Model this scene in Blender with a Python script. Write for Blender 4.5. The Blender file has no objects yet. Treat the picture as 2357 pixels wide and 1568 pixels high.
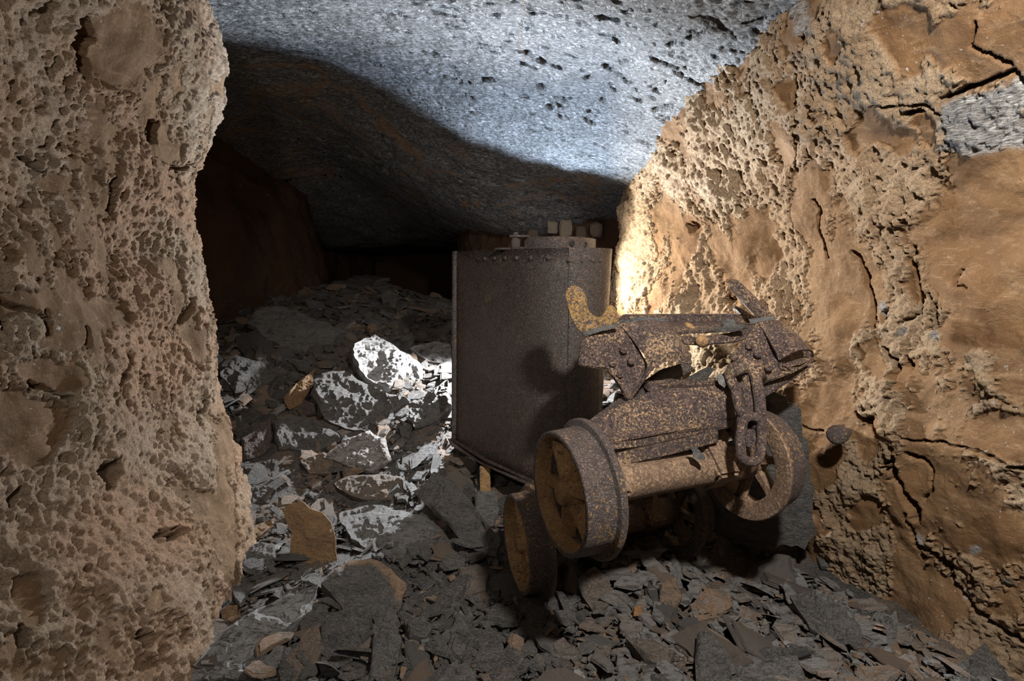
import bpy, bmesh, math, random
import numpy as np
from mathutils import Vector, Matrix, geometry

# ------------------------------------------------------------------ camera, world, lights, exposure
FPX = 20.0 / 36.0 * 2357.0
PITCH = math.radians(6.28)
CAM = np.array([0.0, 0.0, 1.2])
sc = bpy.context.scene
COL = sc.collection
cam_d = bpy.data.cameras.new('camera'); cam_d.lens = 20.0; cam_d.sensor_width = 36.0
cam_d.clip_start = 0.02; cam_d.clip_end = 60
cam_o = bpy.data.objects.new('camera', cam_d); COL.objects.link(cam_o)
cam_o.location = CAM; cam_o.rotation_euler = (math.radians(90) - PITCH, 0, 0)
sc.camera = cam_o
w = bpy.data.worlds.new('world'); sc.world = w; w.use_nodes = True
w.node_tree.nodes['Background'].inputs[0].default_value = (0.55, 0.65, 0.8, 1)
w.node_tree.nodes['Background'].inputs[1].default_value = 0.004
sc.view_settings.view_transform = 'Standard'; sc.view_settings.look = 'None'
sc.view_settings.exposure = 0.0; sc.view_settings.gamma = 1.0
sc.view_settings.use_curve_mapping = False

def spot(name, loc, target, power, color, angle, blend, size):
    d = bpy.data.lights.new(name, 'SPOT'); d.energy = power; d.color = color
    d.spot_size = math.radians(angle); d.spot_blend = blend; d.shadow_soft_size = size
    o = bpy.data.objects.new(name, d); COL.objects.link(o); o.location = loc
    o.rotation_euler = (Vector(target) - Vector(loc)).to_track_quat('-Z', 'Y').to_euler()
    return o
def point(name, loc, power, color, size):
    d = bpy.data.lights.new(name, 'POINT'); d.energy = power; d.color = color; d.shadow_soft_size = size
    o = bpy.data.objects.new(name, d); COL.objects.link(o); o.location = loc
    return o
# a torch standing behind the tub, pointing up at the roof and back towards the photographer
spot('torch_up', (0.20, 3.46, 0.98), (-0.02, 2.15, 2.32), 270, (0.64, 0.79, 1.0), 98, 0.36, 0.04)
# a second torch behind the tub, low, washing the foot of the right wall and raking the rubble
spot('torch_low', (-0.10, 3.77, 1.02), (-0.38, 2.76, 0.66), 320, (0.93, 0.96, 1.0), 152, 0.25, 0.025)
# added warm fill behind the tub, only there to brighten the right wall
spot('wall_fill', (0.20, 3.34, 1.10), (0.95, 2.86, 1.32), 150, (1.0, 0.93, 0.80), 106, 0.6, 0.03)
# the photographer's lamps above and beside the camera
spot('lamp_right', (0.66, 0.56, 2.12), (0.90, 2.1, 0.4), 275, (1.0, 0.95, 0.89), 120, 0.9, 0.06)
spot('lamp_left', (-0.40, -0.35, 1.75), (-1.15, 2.1, 1.35), 70, (1.0, 0.95, 0.90), 96, 1.0, 0.07)

# ------------------------------------------------------------------ pixel <-> world measuring helpers
cp, sp = math.cos(PITCH), math.sin(PITCH)
def at(px, py, Y):
    dx = (px - 1178.5) / FPX; dy = (784.0 - py) / FPX
    r = np.array([dx, cp + dy * sp, -sp + dy * cp])
    return CAM + r * (Y / r[1])
def ray(px, py):
    dx = (px - 1178.5) / FPX; dy = (784.0 - py) / FPX
    r = np.array([dx, cp + dy * sp, -sp + dy * cp])
    return r / np.linalg.norm(r)
def proj(P):
    Q = P - CAM
    d = Q[:, 1] * cp - Q[:, 2] * sp
    d = np.where(np.abs(d) < 1e-4, 1e-4, d)
    return np.stack([1178.5 + FPX * Q[:, 0] / d, 784.0 - FPX * (Q[:, 1] * sp + Q[:, 2] * cp) / d, d], 1)
def norm(v):
    v = np.asarray(v, float); return v / np.linalg.norm(v)

# ------------------------------------------------------------------ noise
_rng = np.random.RandomState(11)
_perm = _rng.permutation(256); _perm = np.concatenate([_perm, _perm, _perm])
_g = _rng.normal(size=(256, 3)); _g /= np.linalg.norm(_g, axis=1)[:, None]
_g = _g.astype(np.float32)
_rots = [np.linalg.qr(_rng.normal(size=(3, 3)))[0].astype(np.float32) for _ in range(16)]
def noise(P, scale=1.0, seed=0, stretch=None):
    P = np.asarray(P, np.float32)
    if stretch is not None: P = P * np.asarray(stretch, np.float32)
    P = (P * scale) @ _rots[seed % 16] + seed * 17.31
    i = np.floor(P).astype(np.int32); f = (P - i).astype(np.float32); i &= 255
    u = f * f * f * (f * (f * 6 - 15) + 10)
    def gr(a, b, c):
        h = _perm[_perm[_perm[(i[:, 0] + a) & 255] + ((i[:, 1] + b) & 255)] + ((i[:, 2] + c) & 255)]
        G = _g[h]
        return G[:, 0] * (f[:, 0] - a) + G[:, 1] * (f[:, 1] - b) + G[:, 2] * (f[:, 2] - c)
    def lp(a, b, t): return a + (b - a) * t
    x00 = lp(gr(0, 0, 0), gr(1, 0, 0), u[:, 0]); x10 = lp(gr(0, 1, 0), gr(1, 1, 0), u[:, 0])
    x01 = lp(gr(0, 0, 1), gr(1, 0, 1), u[:, 0]); x11 = lp(gr(0, 1, 1), gr(1, 1, 1), u[:, 0])
    return lp(lp(x00, x10, u[:, 1]), lp(x01, x11, u[:, 1]), u[:, 2]) * 1.6
def fbm(P, scale, octs=4, seed=0, gain=0.5, stretch=None):
    r = 0; a = 1.0
    for k in range(octs):
        r = r + a * noise(P, scale * 2.03 ** k, seed + k, stretch); a *= gain
    return r
def sstep(a, b, x):
    t = np.clip((x - a) / (b - a), 0, 1); return t * t * (3 - 2 * t)
def polydist(px, py, pts):
    d = np.full(px.shape, 1e9)
    for (x0, y0), (x1, y1) in zip(pts, pts[1:]):
        vx, vy = x1 - x0, y1 - y0
        t = np.clip(((px - x0) * vx + (py - y0) * vy) / (vx * vx + vy * vy), 0, 1)
        d = np.minimum(d, np.hypot(px - x0 - t * vx, py - y0 - t * vy))
    return d

# ------------------------------------------------------------------ mesh helpers
def mesh_np(name, V, F, mat, parent=None, attrs=None, smooth=False):
    """V (n,3), F (m,k) array of equal-sized faces -> one mesh object"""
    V = np.asarray(V, np.float32); F = np.asarray(F, np.int32)
    me = bpy.data.meshes.new(name)
    me.vertices.add(len(V)); me.vertices.foreach_set('co', V.ravel())
    k = F.shape[1]
    me.loops.add(F.size); me.loops.foreach_set('vertex_index', F.ravel())
    me.polygons.add(len(F))
    me.polygons.foreach_set('loop_start', np.arange(0, F.size, k, dtype=np.int32))
    me.polygons.foreach_set('loop_total', np.full(len(F), k, np.int32))
    me.polygons.foreach_set('use_smooth', np.full(len(F), smooth))
    for n, a in (attrs or {}).items():
        at_ = me.attributes.new(n, 'FLOAT', 'POINT'); at_.data.foreach_set('value', np.asarray(a, np.float32))
    me.update(calc_edges=True)
    me.materials.append(mat)
    o = bpy.data.objects.new(name, me); COL.objects.link(o)
    if parent is not None: o.parent = parent
    return o
def bm_obj(name, bm, mat, parent=None, smooth=False):
    bmesh.ops.recalc_face_normals(bm, faces=bm.faces)
    me = bpy.data.meshes.new(name); bm.to_mesh(me); bm.free()
    for p in me.polygons: p.use_smooth = smooth
    me.materials.append(mat)
    o = bpy.data.objects.new(name, me); COL.objects.link(o)
    if parent is not None: o.parent = parent
    return o
def empty(name, loc, label, cat, group=None):
    o = bpy.data.objects.new(name, None); COL.objects.link(o); o.location = loc
    o.empty_display_size = 0.1
    o['label'] = label; o['category'] = cat
    if group: o['group'] = group
    return o
def tag(o, label, cat, group=None):
    o['label'] = label; o['category'] = cat
    if group: o['group'] = group
    return o
def under(o, root):
    """parent o (built in world coordinates) to root, keeping it where it is"""
    o.parent = root; o.matrix_parent_inverse = Matrix.Translation(root.location).inverted()
    return o
def grid_faces(nu, nv):
    a = np.arange(nu * nv).reshape(nu, nv)
    return np.stack([a[:-1, :-1], a[1:, :-1], a[1:, 1:], a[:-1, 1:]], -1).reshape(-1, 4)
def grid_normals(G):
    du = np.gradient(G, axis=0); dv = np.gradient(G, axis=1)
    n = np.cross(du, dv); n /= np.linalg.norm(n, axis=2)[..., None] + 1e-12
    return n
def catmull(pts, ts):
    pts = np.asarray(pts, float)
    pts = np.vstack([2 * pts[0] - pts[1], pts, 2 * pts[-1] - pts[-2]])
    n = len(pts) - 3
    out = []
    for t in ts:
        s = min(max(t, 0), 0.999999) * n; i = int(s); f = s - i
        p0, p1, p2, p3 = pts[i:i + 4]
        out.append(0.5 * ((2 * p1) + (-p0 + p2) * f + (2 * p0 - 5 * p1 + 4 * p2 - p3) * f * f + (-p0 + 3 * p1 - 3 * p2 + p3) * f ** 3))
    return np.array(out)
def by_arc(pts, step_of):
    """resample a plan path; step_of(x,y) gives the wanted spacing"""
    fine = catmull(pts, np.linspace(0, 1, 3000))
    out = [fine[0]]; acc = 0
    for p, q in zip(fine, fine[1:]):
        acc += np.linalg.norm(q - p)
        if acc >= step_of(q): out.append(q); acc = 0
    return np.array(out)

# ------------------------------------------------------------------ materials
def new_mat(name):
    m = bpy.data.materials.new(name); m.use_nodes = True
    nt = m.node_tree; nt.nodes.clear()
    out = nt.nodes.new('ShaderNodeOutputMaterial'); b = nt.nodes.new('ShaderNodeBsdfPrincipled')
    nt.links.new(b.outputs[0], out.inputs[0])
    return m, nt, b
class NT:
    def __init__(s, nt): s.nt = nt; s.co = nt.nodes.new('ShaderNodeTexCoord').outputs['Object']
    def lk(s, a, sock):
        if isinstance(a, (int, float)): sock.default_value = a
        elif isinstance(a, (tuple, list)): sock.default_value = a if len(a) == 4 or sock.type == 'VECTOR' else (*a, 1)
        else: s.nt.links.new(a, sock)
    def noise(s, scale, detail=4, rough=0.55, dist=0.0, co=None):
        n = s.nt.nodes.new('ShaderNodeTexNoise'); n.inputs['Scale'].default_value = scale
        n.inputs['Detail'].default_value = detail; n.inputs['Roughness'].default_value = rough
        n.inputs['Distortion'].default_value = dist
        s.lk(co or s.co, n.inputs['Vector']); return n.outputs[0]
    def voro(s, scale, feature='F1', co=None, out=0):
        n = s.nt.nodes.new('ShaderNodeTexVoronoi'); n.feature = feature; n.inputs['Scale'].default_value = scale
        s.lk(co or s.co, n.inputs['Vector']); return n.outputs[out]
    def mapping(s, scale, rot=(0, 0, 0)):
        n = s.nt.nodes.new('ShaderNodeMapping'); n.inputs['Scale'].default_value = scale; n.inputs['Rotation'].default_value = rot
        s.lk(s.co, n.inputs['Vector']); return n.outputs[0]
    def attr(s, name):
        n = s.nt.nodes.new('ShaderNodeAttribute'); n.attribute_name = name; return n.outputs['Fac']
    def ramp(s, fac, a, b, lo=0.0, hi=1.0):
        n = s.nt.nodes.new('ShaderNodeMapRange'); n.interpolation_type = 'SMOOTHSTEP'
        s.lk(fac, n.inputs[0]); n.inputs[1].default_value = a; n.inputs[2].default_value = b
        n.inputs[3].default_value = lo; n.inputs[4].default_value = hi; return n.outputs[0]
    def mix(s, fac, a, b):
        n = s.nt.nodes.new('ShaderNodeMix'); n.data_type = 'RGBA'
        s.lk(fac, n.inputs[0]); s.lk(a, n.inputs[6]); s.lk(b, n.inputs[7]); return n.outputs[2]
    def math(s, op, a, b=0.0):
        n = s.nt.nodes.new('ShaderNodeMath'); n.operation = op
        s.lk(a, n.inputs[0]); s.lk(b, n.inputs[1]); return n.outputs[0]
    def bump(s, h, strength, dist, prev=None):
        n = s.nt.nodes.new('ShaderNodeBump'); n.inputs['Strength'].default_value = strength
        n.inputs['Distance'].default_value = dist; s.lk(h, n.inputs['Height'])
        if prev is not None: s.lk(prev, n.inputs['Normal'])
        return n.outputs[0]

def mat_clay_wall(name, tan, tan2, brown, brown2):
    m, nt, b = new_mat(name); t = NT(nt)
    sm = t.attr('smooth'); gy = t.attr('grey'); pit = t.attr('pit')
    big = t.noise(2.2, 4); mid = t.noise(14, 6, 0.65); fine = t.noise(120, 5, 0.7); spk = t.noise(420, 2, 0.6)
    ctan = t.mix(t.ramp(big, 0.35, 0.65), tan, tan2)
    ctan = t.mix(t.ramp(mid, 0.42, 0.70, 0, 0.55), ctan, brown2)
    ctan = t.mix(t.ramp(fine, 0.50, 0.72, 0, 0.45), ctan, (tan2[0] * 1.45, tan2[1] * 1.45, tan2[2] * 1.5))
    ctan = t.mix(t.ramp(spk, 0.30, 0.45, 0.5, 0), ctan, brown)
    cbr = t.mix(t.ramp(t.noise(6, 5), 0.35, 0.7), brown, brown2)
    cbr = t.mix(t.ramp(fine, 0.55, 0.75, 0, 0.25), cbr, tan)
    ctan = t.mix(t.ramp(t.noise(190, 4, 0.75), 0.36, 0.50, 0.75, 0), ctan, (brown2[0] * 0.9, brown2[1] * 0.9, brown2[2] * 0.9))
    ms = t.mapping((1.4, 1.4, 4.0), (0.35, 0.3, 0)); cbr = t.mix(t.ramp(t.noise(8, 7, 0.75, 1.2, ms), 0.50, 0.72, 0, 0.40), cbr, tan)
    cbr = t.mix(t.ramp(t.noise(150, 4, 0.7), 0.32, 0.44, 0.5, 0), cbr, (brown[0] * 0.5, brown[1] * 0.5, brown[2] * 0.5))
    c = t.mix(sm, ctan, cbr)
    glint = t.ramp(t.noise(60, 3, 0.6), 0.66, 0.72, 0, 0.55)
    c = t.mix(t.math('MULTIPLY', glint, t.ramp(big, 0.5, 0.6)), c, (0.55, 0.55, 0.58))  # glints painted into the base colour as pale bluish specks
    c = t.mix(pit, c, brown)
    mp = t.mapping((9, 9, 60), (0.25, 0.35, 0))
    gcol = t.mix(t.ramp(t.noise(6, 6, 0.65, 0.3, mp), 0.35, 0.7), (0.10, 0.09, 0.075), (0.42, 0.42, 0.42))
    c = t.mix(gy, c, gcol)
    nt.links.new(c, b.inputs['Base Color'])
    b.inputs['Roughness'].default_value = 0.88; b.inputs['Specular IOR Level'].default_value = 0.18
    rg = t.math('SUBTRACT', 1.0, t.math('MULTIPLY', sm, 0.8))
    h = t.math('ADD', t.noise(95, 6, 0.72), t.math('MULTIPLY', t.noise(46, 5, 0.7), 0.8))
    n1 = t.bump(t.math('MULTIPLY', h, rg), 1.0, 0.016)
    n2 = t.bump(t.noise(330, 3, 0.6), 0.35, 0.004, n1)
    nt.links.new(n2, b.inputs['Normal'])
    return m
def mat_slate_roof(name):
    m, nt, b = new_mat(name); t = NT(nt)
    vein = t.attr('vein'); rough = t.attr('pit')
    mp = t.mapping((0.55, 1.3, 1.6), (0.0, 0.2, 0.45))
    a = t.noise(9, 6, 0.65, 0.4, mp); f = t.noise(70, 5, 0.7, 0.5, mp); v = t.voro(34, co=mp)
    c = t.mix(t.ramp(a, 0.30, 0.70), (0.085, 0.088, 0.090), (0.22, 0.225, 0.23))
    c = t.mix(t.ramp(f, 0.42, 0.53, 0.95, 0.0), c, (0.022, 0.022, 0.022))
    mq = t.mapping((0.6, 1.9, 2.0), (0.0, 0.3, -0.35)); c = t.mix(t.ramp(t.noise(48, 4, 0.75, 1.2, mq), 0.34, 0.42, 0.95, 0), c, (0.012, 0.012, 0.012))
    c = t.mix(t.ramp(f, 0.55, 0.70, 0, 0.85), c, (0.50, 0.51, 0.52))
    vn = t.math('MULTIPLY', vein, t.ramp(t.noise(26, 5, 0.7), 0.34, 0.52))
    c = t.mix(vn, c, t.mix(a, (0.34, 0.19, 0.07), (0.12, 0.065, 0.03)))
    nt.links.new(c, b.inputs['Base Color'])
    nt.links.new(t.ramp(f, 0.3, 0.75, 0.55, 0.30), b.inputs['Roughness'])
    b.inputs['Specular IOR Level'].default_value = 0.75
    h = t.math('ADD', f, t.math('MULTIPLY', a, 0.8))
    n1 = t.bump(h, 1.0, 0.022)
    n2 = t.bump(t.noise(190, 4, 0.65, 0, mp), 0.6, 0.006, n1)
    nt.links.new(n2, b.inputs['Normal'])
    return m
def mat_slate(name, dark, mid, light, dust=(0.34, 0.22, 0.13)):
    """loose slate: 'tint' attribute = ochre staining, 'val' = how pale the piece is"""
    m, nt, b = new_mat(name); t = NT(nt)
    tint = t.attr('tint'); val = t.attr('val')
    mp = t.mapping((0.55, 1.7, 2.8), (0.25, 0.2, 0.6))
    a = t.noise(9, 7, 0.72, 0.2, mp); f = t.noise(95, 5, 0.75, 0.2, mp); g = t.noise(430, 2, 0.5)
    c = t.mix(t.ramp(a, 0.32, 0.68), dark, mid)
    c = t.mix(t.ramp(t.noise(38, 6, 0.75), 0.46, 0.66, 0, 0.55), c, (0.125, 0.090, 0.060))
    c = t.mix(t.ramp(t.noise(60, 5, 0.7, 0.5, mp), 0.34, 0.46, 0.75, 0), c, (0.008, 0.008, 0.008))
    c = t.mix(t.math('MULTIPLY', t.ramp(f, 0.48, 0.72), 0.5), c, light)
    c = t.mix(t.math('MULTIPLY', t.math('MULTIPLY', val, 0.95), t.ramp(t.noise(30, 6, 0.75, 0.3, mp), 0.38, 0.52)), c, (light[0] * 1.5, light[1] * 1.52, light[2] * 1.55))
    st = t.math('MULTIPLY', tint, t.ramp(t.noise(17, 5, 0.7), 0.30, 0.50))
    dcol = t.mix(t.ramp(f, 0.35, 0.65), (dust[0] * 0.62, dust[1] * 0.56, dust[2] * 0.5), dust)
    c = t.mix(st, c, dcol)
    c = t.mix(t.ramp(t.noise(230, 3, 0.7), 0.56, 0.68, 0, 0.55), c, (light[0] * 1.3, light[1] * 1.25, light[2] * 1.2))
    c = t.mix(t.ramp(g, 0.63, 0.69, 0, 0.8), c, (0.5, 0.49, 0.47))
    nt.links.new(c, b.inputs['Base Color'])
    nt.links.new(t.math('ADD', t.ramp(f, 0.3, 0.7, 0.62, 0.40), t.math('MULTIPLY', tint, 0.25)), b.inputs['Roughness'])
    b.inputs['Specular IOR Level'].default_value = 0.55
    n1 = t.bump(t.math('ADD', f, t.math('MULTIPLY', t.noise(34, 6, 0.7, 0.3, mp), 1.2)), 1.0, 0.014)
    n2 = t.bump(t.noise(300, 3, 0.6), 0.5, 0.003, n1)
    nt.links.new(n2, b.inputs['Normal'])
    return m
def mat_rust(name, dark, mid, ochre, amount, grain=170, rough=0.5, bumpk=1.0):
    m, nt, b = new_mat(name); t = NT(nt)
    big = t.noise(6, 4, 0.6); f = t.noise(grain * 0.75, 5, 0.7); f2 = t.noise(grain * 0.60, 5, 0.75, 0.3); g = t.noise(grain * 1.5, 2, 0.5)
    c = t.mix(t.ramp(f, 0.40, 0.60), dark, mid)
    c = t.mix(t.ramp(t.noise(grain * 0.2, 5, 0.7), 0.40, 0.62, 0, 0.6), c, (dark[0] * 0.55, dark[1] * 0.5, dark[2] * 0.55))
    lo = 0.74 - amount * 0.42
    och = t.ramp(t.math('ADD', f2, t.math('MULTIPLY', t.math('SUBTRACT', big, 0.5), 0.45)), lo, lo + 0.05)
    oc = t.mix(t.ramp(f, 0.38, 0.62), (ochre[0] * 0.45, ochre[1] * 0.40, ochre[2] * 0.36), ochre)
    c = t.mix(och, c, oc)
    c = t.mix(t.ramp(g, 0.63, 0.70, 0, 0.75), c, (0.40, 0.35, 0.36))  # specular sparkles painted in as pale grey specks
    c = t.mix(t.ramp(t.noise(grain * 0.5, 3, 0.6), 0.69, 0.73, 0, 0.8), c, (0.45, 0.13, 0.03))
    nt.links.new(c, b.inputs['Base Color'])
    nt.links.new(t.math('ADD', t.ramp(f, 0.3, 0.7, rough + 0.15, rough - 0.12), t.math('MULTIPLY', och, 0.2)), b.inputs['Roughness'])
    b.inputs['Specular IOR Level'].default_value = 0.8
    n1 = t.bump(t.math('ADD', f2, t.math('MULTIPLY', f, 0.7)), 0.9 * bumpk, 0.010)
    n2 = t.bump(t.noise(grain * 1.6, 3, 0.6), 0.6, 0.004, n1)
    nt.links.new(n2, b.inputs['Normal'])
    return m

M_LEFT = mat_clay_wall('clay_rock_left', (0.43, 0.270, 0.172), (0.41, 0.32, 0.228), (0.105, 0.065, 0.034), (0.155, 0.098, 0.054))
M_RIGHT = mat_clay_wall('clay_rock_right', (0.40, 0.272, 0.165), (0.41, 0.31, 0.205), (0.130, 0.069, 0.031), (0.175, 0.10, 0.047))
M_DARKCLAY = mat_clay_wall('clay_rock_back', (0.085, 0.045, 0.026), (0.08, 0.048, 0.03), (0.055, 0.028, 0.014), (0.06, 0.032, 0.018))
M_ROOF = mat_slate_roof('roof_slate')
M_SLATE = mat_slate('slate', (0.018, 0.0172, 0.016), (0.068, 0.063, 0.057), (0.27, 0.262, 0.25))
M_SLAB = mat_slate('slab_slate', (0.020, 0.019, 0.0178), (0.072, 0.067, 0.061), (0.28, 0.273, 0.262))
M_ORANGE = mat_slate('ochre_stone', (0.20, 0.105, 0.038), (0.30, 0.165, 0.062), (0.36, 0.23, 0.12))
M_POROUS = mat_rust('porous_brown_stone', (0.045, 0.028, 0.020), (0.10, 0.065, 0.045), (0.26, 0.17, 0.12), 0.25, 150, 0.8, 1.4)
M_TUB = mat_rust('tub_rust', (0.013, 0.0085, 0.006), (0.066, 0.043, 0.030), (0.32, 0.21, 0.12), 0.27, 190, 0.28, 0.55)
M_RUST = mat_rust('chassis_rust', (0.028, 0.016, 0.015), (0.150, 0.095, 0.082), (0.54, 0.36, 0.19), 0.49, 190, 0.36)
M_TREAD = mat_rust('tread_rust', (0.050, 0.032, 0.026), (0.115, 0.080, 0.066), (0.48, 0.28, 0.09), 0.40, 170, 0.45)
M_OCHRE = mat_rust('ochre_rust', (0.27, 0.150, 0.052), (0.36, 0.210, 0.075), (0.10, 0.06, 0.035), 0.40, 110, 0.8, 0.5)
M_HOOK = mat_rust('hook_rust', (0.05, 0.032, 0.03), (0.13, 0.09, 0.08), (0.44, 0.26, 0.07), 0.74, 150, 0.5)
M_MUDDY = mat_rust('muddy_rust', (0.13, 0.074, 0.042), (0.24, 0.15, 0.082), (0.38, 0.25, 0.14), 0.5, 130, 0.6, 0.8)
M_BAND = mat_rust('band_rust', (0.05, 0.035, 0.03), (0.14, 0.105, 0.09), (0.40, 0.23, 0.08), 0.34, 170, 0.4)

# ------------------------------------------------------------------ the setting: walls
def relief(P, PX, ell, cracks, holes, smooth_bias, seed, rough_amp=1.0, stretch=(1, 1, 0.6)):
    """real relief of a clay-coated rock wall: (displacement, smooth mask, pit mask)"""
    n = len(P)
    base = 0.075 * fbm(P, 1.1, 3, seed) + 0.030 * fbm(P, 4.0, 3, seed + 5)
    hf = 0.20 * noise(P, 34, seed + 41) + 0.26 * noise(P, 70, seed + 42) + 0.20 * noise(P, 112, seed + 43)
    m0 = fbm(P, 3.6, 4, seed + 9, 0.6, (1, 1, 0.55)) + smooth_bias
    sm = sstep(-0.02, 0.12, m0 + hf * 0.9)
    warp = 22 * np.stack([fbm(P, 6, 5, seed + 31, 0.65), fbm(P, 6, 5, seed + 37, 0.65)], 1)
    X = PX[:, 0] + warp[:, 0]; Y = PX[:, 1] + warp[:, 1]
    rec = np.zeros(n)
    for cx, cy, rx, ry in ell:
        q = ((X - cx) / rx) ** 2 + ((Y - cy) / ry) ** 2
        q = np.where(PX[:, 2] > 0.2, q, 9)
        k = 1 - sstep(0.75, 1.05, q + 0.55 * hf * np.abs(hf) * 4); rec = np.maximum(rec, k)
    pit = np.zeros(n); dp = np.zeros(n)
    for cx, cy, rx, ry, dep in holes:
        q = ((X - cx) / rx) ** 2 + ((Y - cy) / ry) ** 2
        q = np.where(PX[:, 2] > 0.2, q, 9)
        k = 1 - sstep(0.5, 1.15, q); dp -= dep * k; pit = np.maximum(pit, k * 0.7)
    for wdt, dep, pts in cracks:
        d = polydist(PX[:, 0] + warp[:, 0] * 0.5, PX[:, 1] + warp[:, 1] * 0.5, pts)
        d = np.where(PX[:, 2] > 0.2, d, 1e9)
        k = 1 - sstep(0.2, 1.0, d / wdt); dp -= dep * k; pit = np.maximum(pit, k * 0.8)
    sm = np.maximum(sm * 0.9, rec)
    ridg = 1 - np.abs(noise(P, 13, seed + 3, stretch)); ridg2 = 1 - np.abs(noise(P, 30, seed + 4, stretch))
    r = 0.004 * (ridg - 0.6) + 0.005 * (ridg2 - 0.6) + 0.009 * noise(P, 24, seed + 8) + 0.008 * noise(P, 50, seed + 6, stretch) + 0.007 * noise(P, 92, seed + 7)
    holesn = sstep(0.42, 0.75, noise(P, 24, seed + 12)) * 0.010
    d = base + rough_amp * (r - holesn) * (1 - 0.85 * sm) - 0.008 * sm + dp + 0.006 * noise(P, 7, seed + 20) * sm
    return d, sm, pit

def plan_wall(name, path, off, zs, mat, ell=(), cracks=(), holes=(), bias=0.0, seed=0, step=None, flip=False, rough_amp=1.0, grey=None, smooth_fn=None):
    pl = by_arc(path, step); nu, nv = len(pl), len(zs)
    tg = np.gradient(pl, axis=0); nrm = np.stack([tg[:, 1], -tg[:, 0]], 1); nrm /= np.linalg.norm(nrm, axis=1)[:, None]
    if flip: nrm = -nrm
    G = np.zeros((nu, nv, 3))
    for j, z in enumerate(zs):
        o = np.array([off(p, z) for p in pl])
        G[:, j, :2] = pl + nrm * o[:, None]; G[:, j, 2] = z
    N = grid_normals(G).reshape(-1, 3)
    if np.mean((N.reshape(nu, nv, 3)[:, nv // 2, :2] * nrm).sum(1)) < 0: N = -N
    P = G.reshape(-1, 3); PX = proj(P)
    d, sm, pit = relief(P, PX, ell, cracks, holes, (smooth_fn(P, PX) if smooth_fn else bias), seed, rough_amp)
    gy = np.zeros(len(P)) if grey is None else grey(P, PX)
    V = P + N * d[:, None]
    F = grid_faces(nu, nv)
    o = mesh_np(name, V, F, mat, attrs={'smooth': sm, 'pit': pit, 'grey': gy}, smooth=True)
    o['kind'] = 'structure'
    return o

# left wall: passes close to the camera and ends in a corner at the side passage
pathL = [(-1.62, -1.0), (-1.52, 0.2), (-1.36, 1.0), (-1.30, 1.5), (-1.29, 2.0), (-1.30, 2.36), (-1.42, 2.56), (-1.9, 2.72), (-2.8, 2.85)]
def offL(p, z):
    near = max(0.0, min(1.0, (2.5 - p[1]) / 0.9)); vis = 1.0 if p[1] < 2.75 and p[0] > -1.7 else 0.3
    o = 0.02 + vis * (0.09 * np.exp(-((z - 2.1) / 0.22) ** 2)
        + (0.10 + 0.16 * near) * (1 - sstep(0.0, 0.85, z)) - 0.05 * np.exp(-((z - 1.45) / 0.3) ** 2))
    return o
stepL = lambda q: 0.0042 if (q[1] > 0.9 and q[0] > -1.6) else 0.03
zsL = np.concatenate([np.linspace(-0.15, 2.45, 600), np.linspace(2.5, 2.9, 8)])
ellL = [(285, 105, 85, 95), (330, 235, 22, 70), (375, 330, 45, 55), (250, 300, 40, 30), (35, 700, 45, 35), (165, 740, 50, 50), (90, 700, 55, 30),
        (240, 720, 60, 45), (100, 860, 80, 45), (455, 770, 20, 60), (60, 990, 90, 90), (515, 1120, 28, 130), (150, 420, 40, 25), (228, 250, 14, 50),
        (405, 180, 15, 50), (28, 590, 14, 18), (210, 450, 10, 50), (250, 460, 12, 45), (490, 190, 12, 25), (400, 395, 35, 12), (100, 1370, 40, 70), (370, 1370, 25, 35), (130, 780, 50, 25)]
holL = [(432, 1216, 20, 14, 0.09), (272, 1092, 24, 28, 0.07), (345, 300, 20, 22, 0.05), (415, 378, 32, 8, 0.05), (405, 1100, 12, 8, 0.04), (350, 1470, 14, 26, 0.06),
        (225, 1310, 14, 12, 0.04), (215, 110, 18, 70, 0.04), (60, 1140, 14, 26, 0.03), (440, 720, 12, 30, 0.03), (495, 665, 10, 14, 0.03), (485, 915, 8, 30, 0.04), (75, 1450, 16, 20, 0.04)]
crL = [(7, 0.03, [(10, 690), (60, 720), (110, 745)]), (6, 0.025, [(60, 350), (120, 400)]), (6, 0.03, [(260, 400), (258, 480), (270, 510)]),
       (7, 0.03, [(0, 690), (15, 720), (12, 760)]), (7, 0.03, [(110, 720), (105, 770)]), (6, 0.03, [(178, 750), (180, 800)]),
       (6, 0.03, [(300, 820), (285, 870), (262, 930)]), (7, 0.03, [(60, 900), (62, 880), (140, 920)])]
plan_wall('wall_left', pathL, offL, zsL, M_LEFT, ellL, crL, holL, -0.27, 3, stepL)

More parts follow.
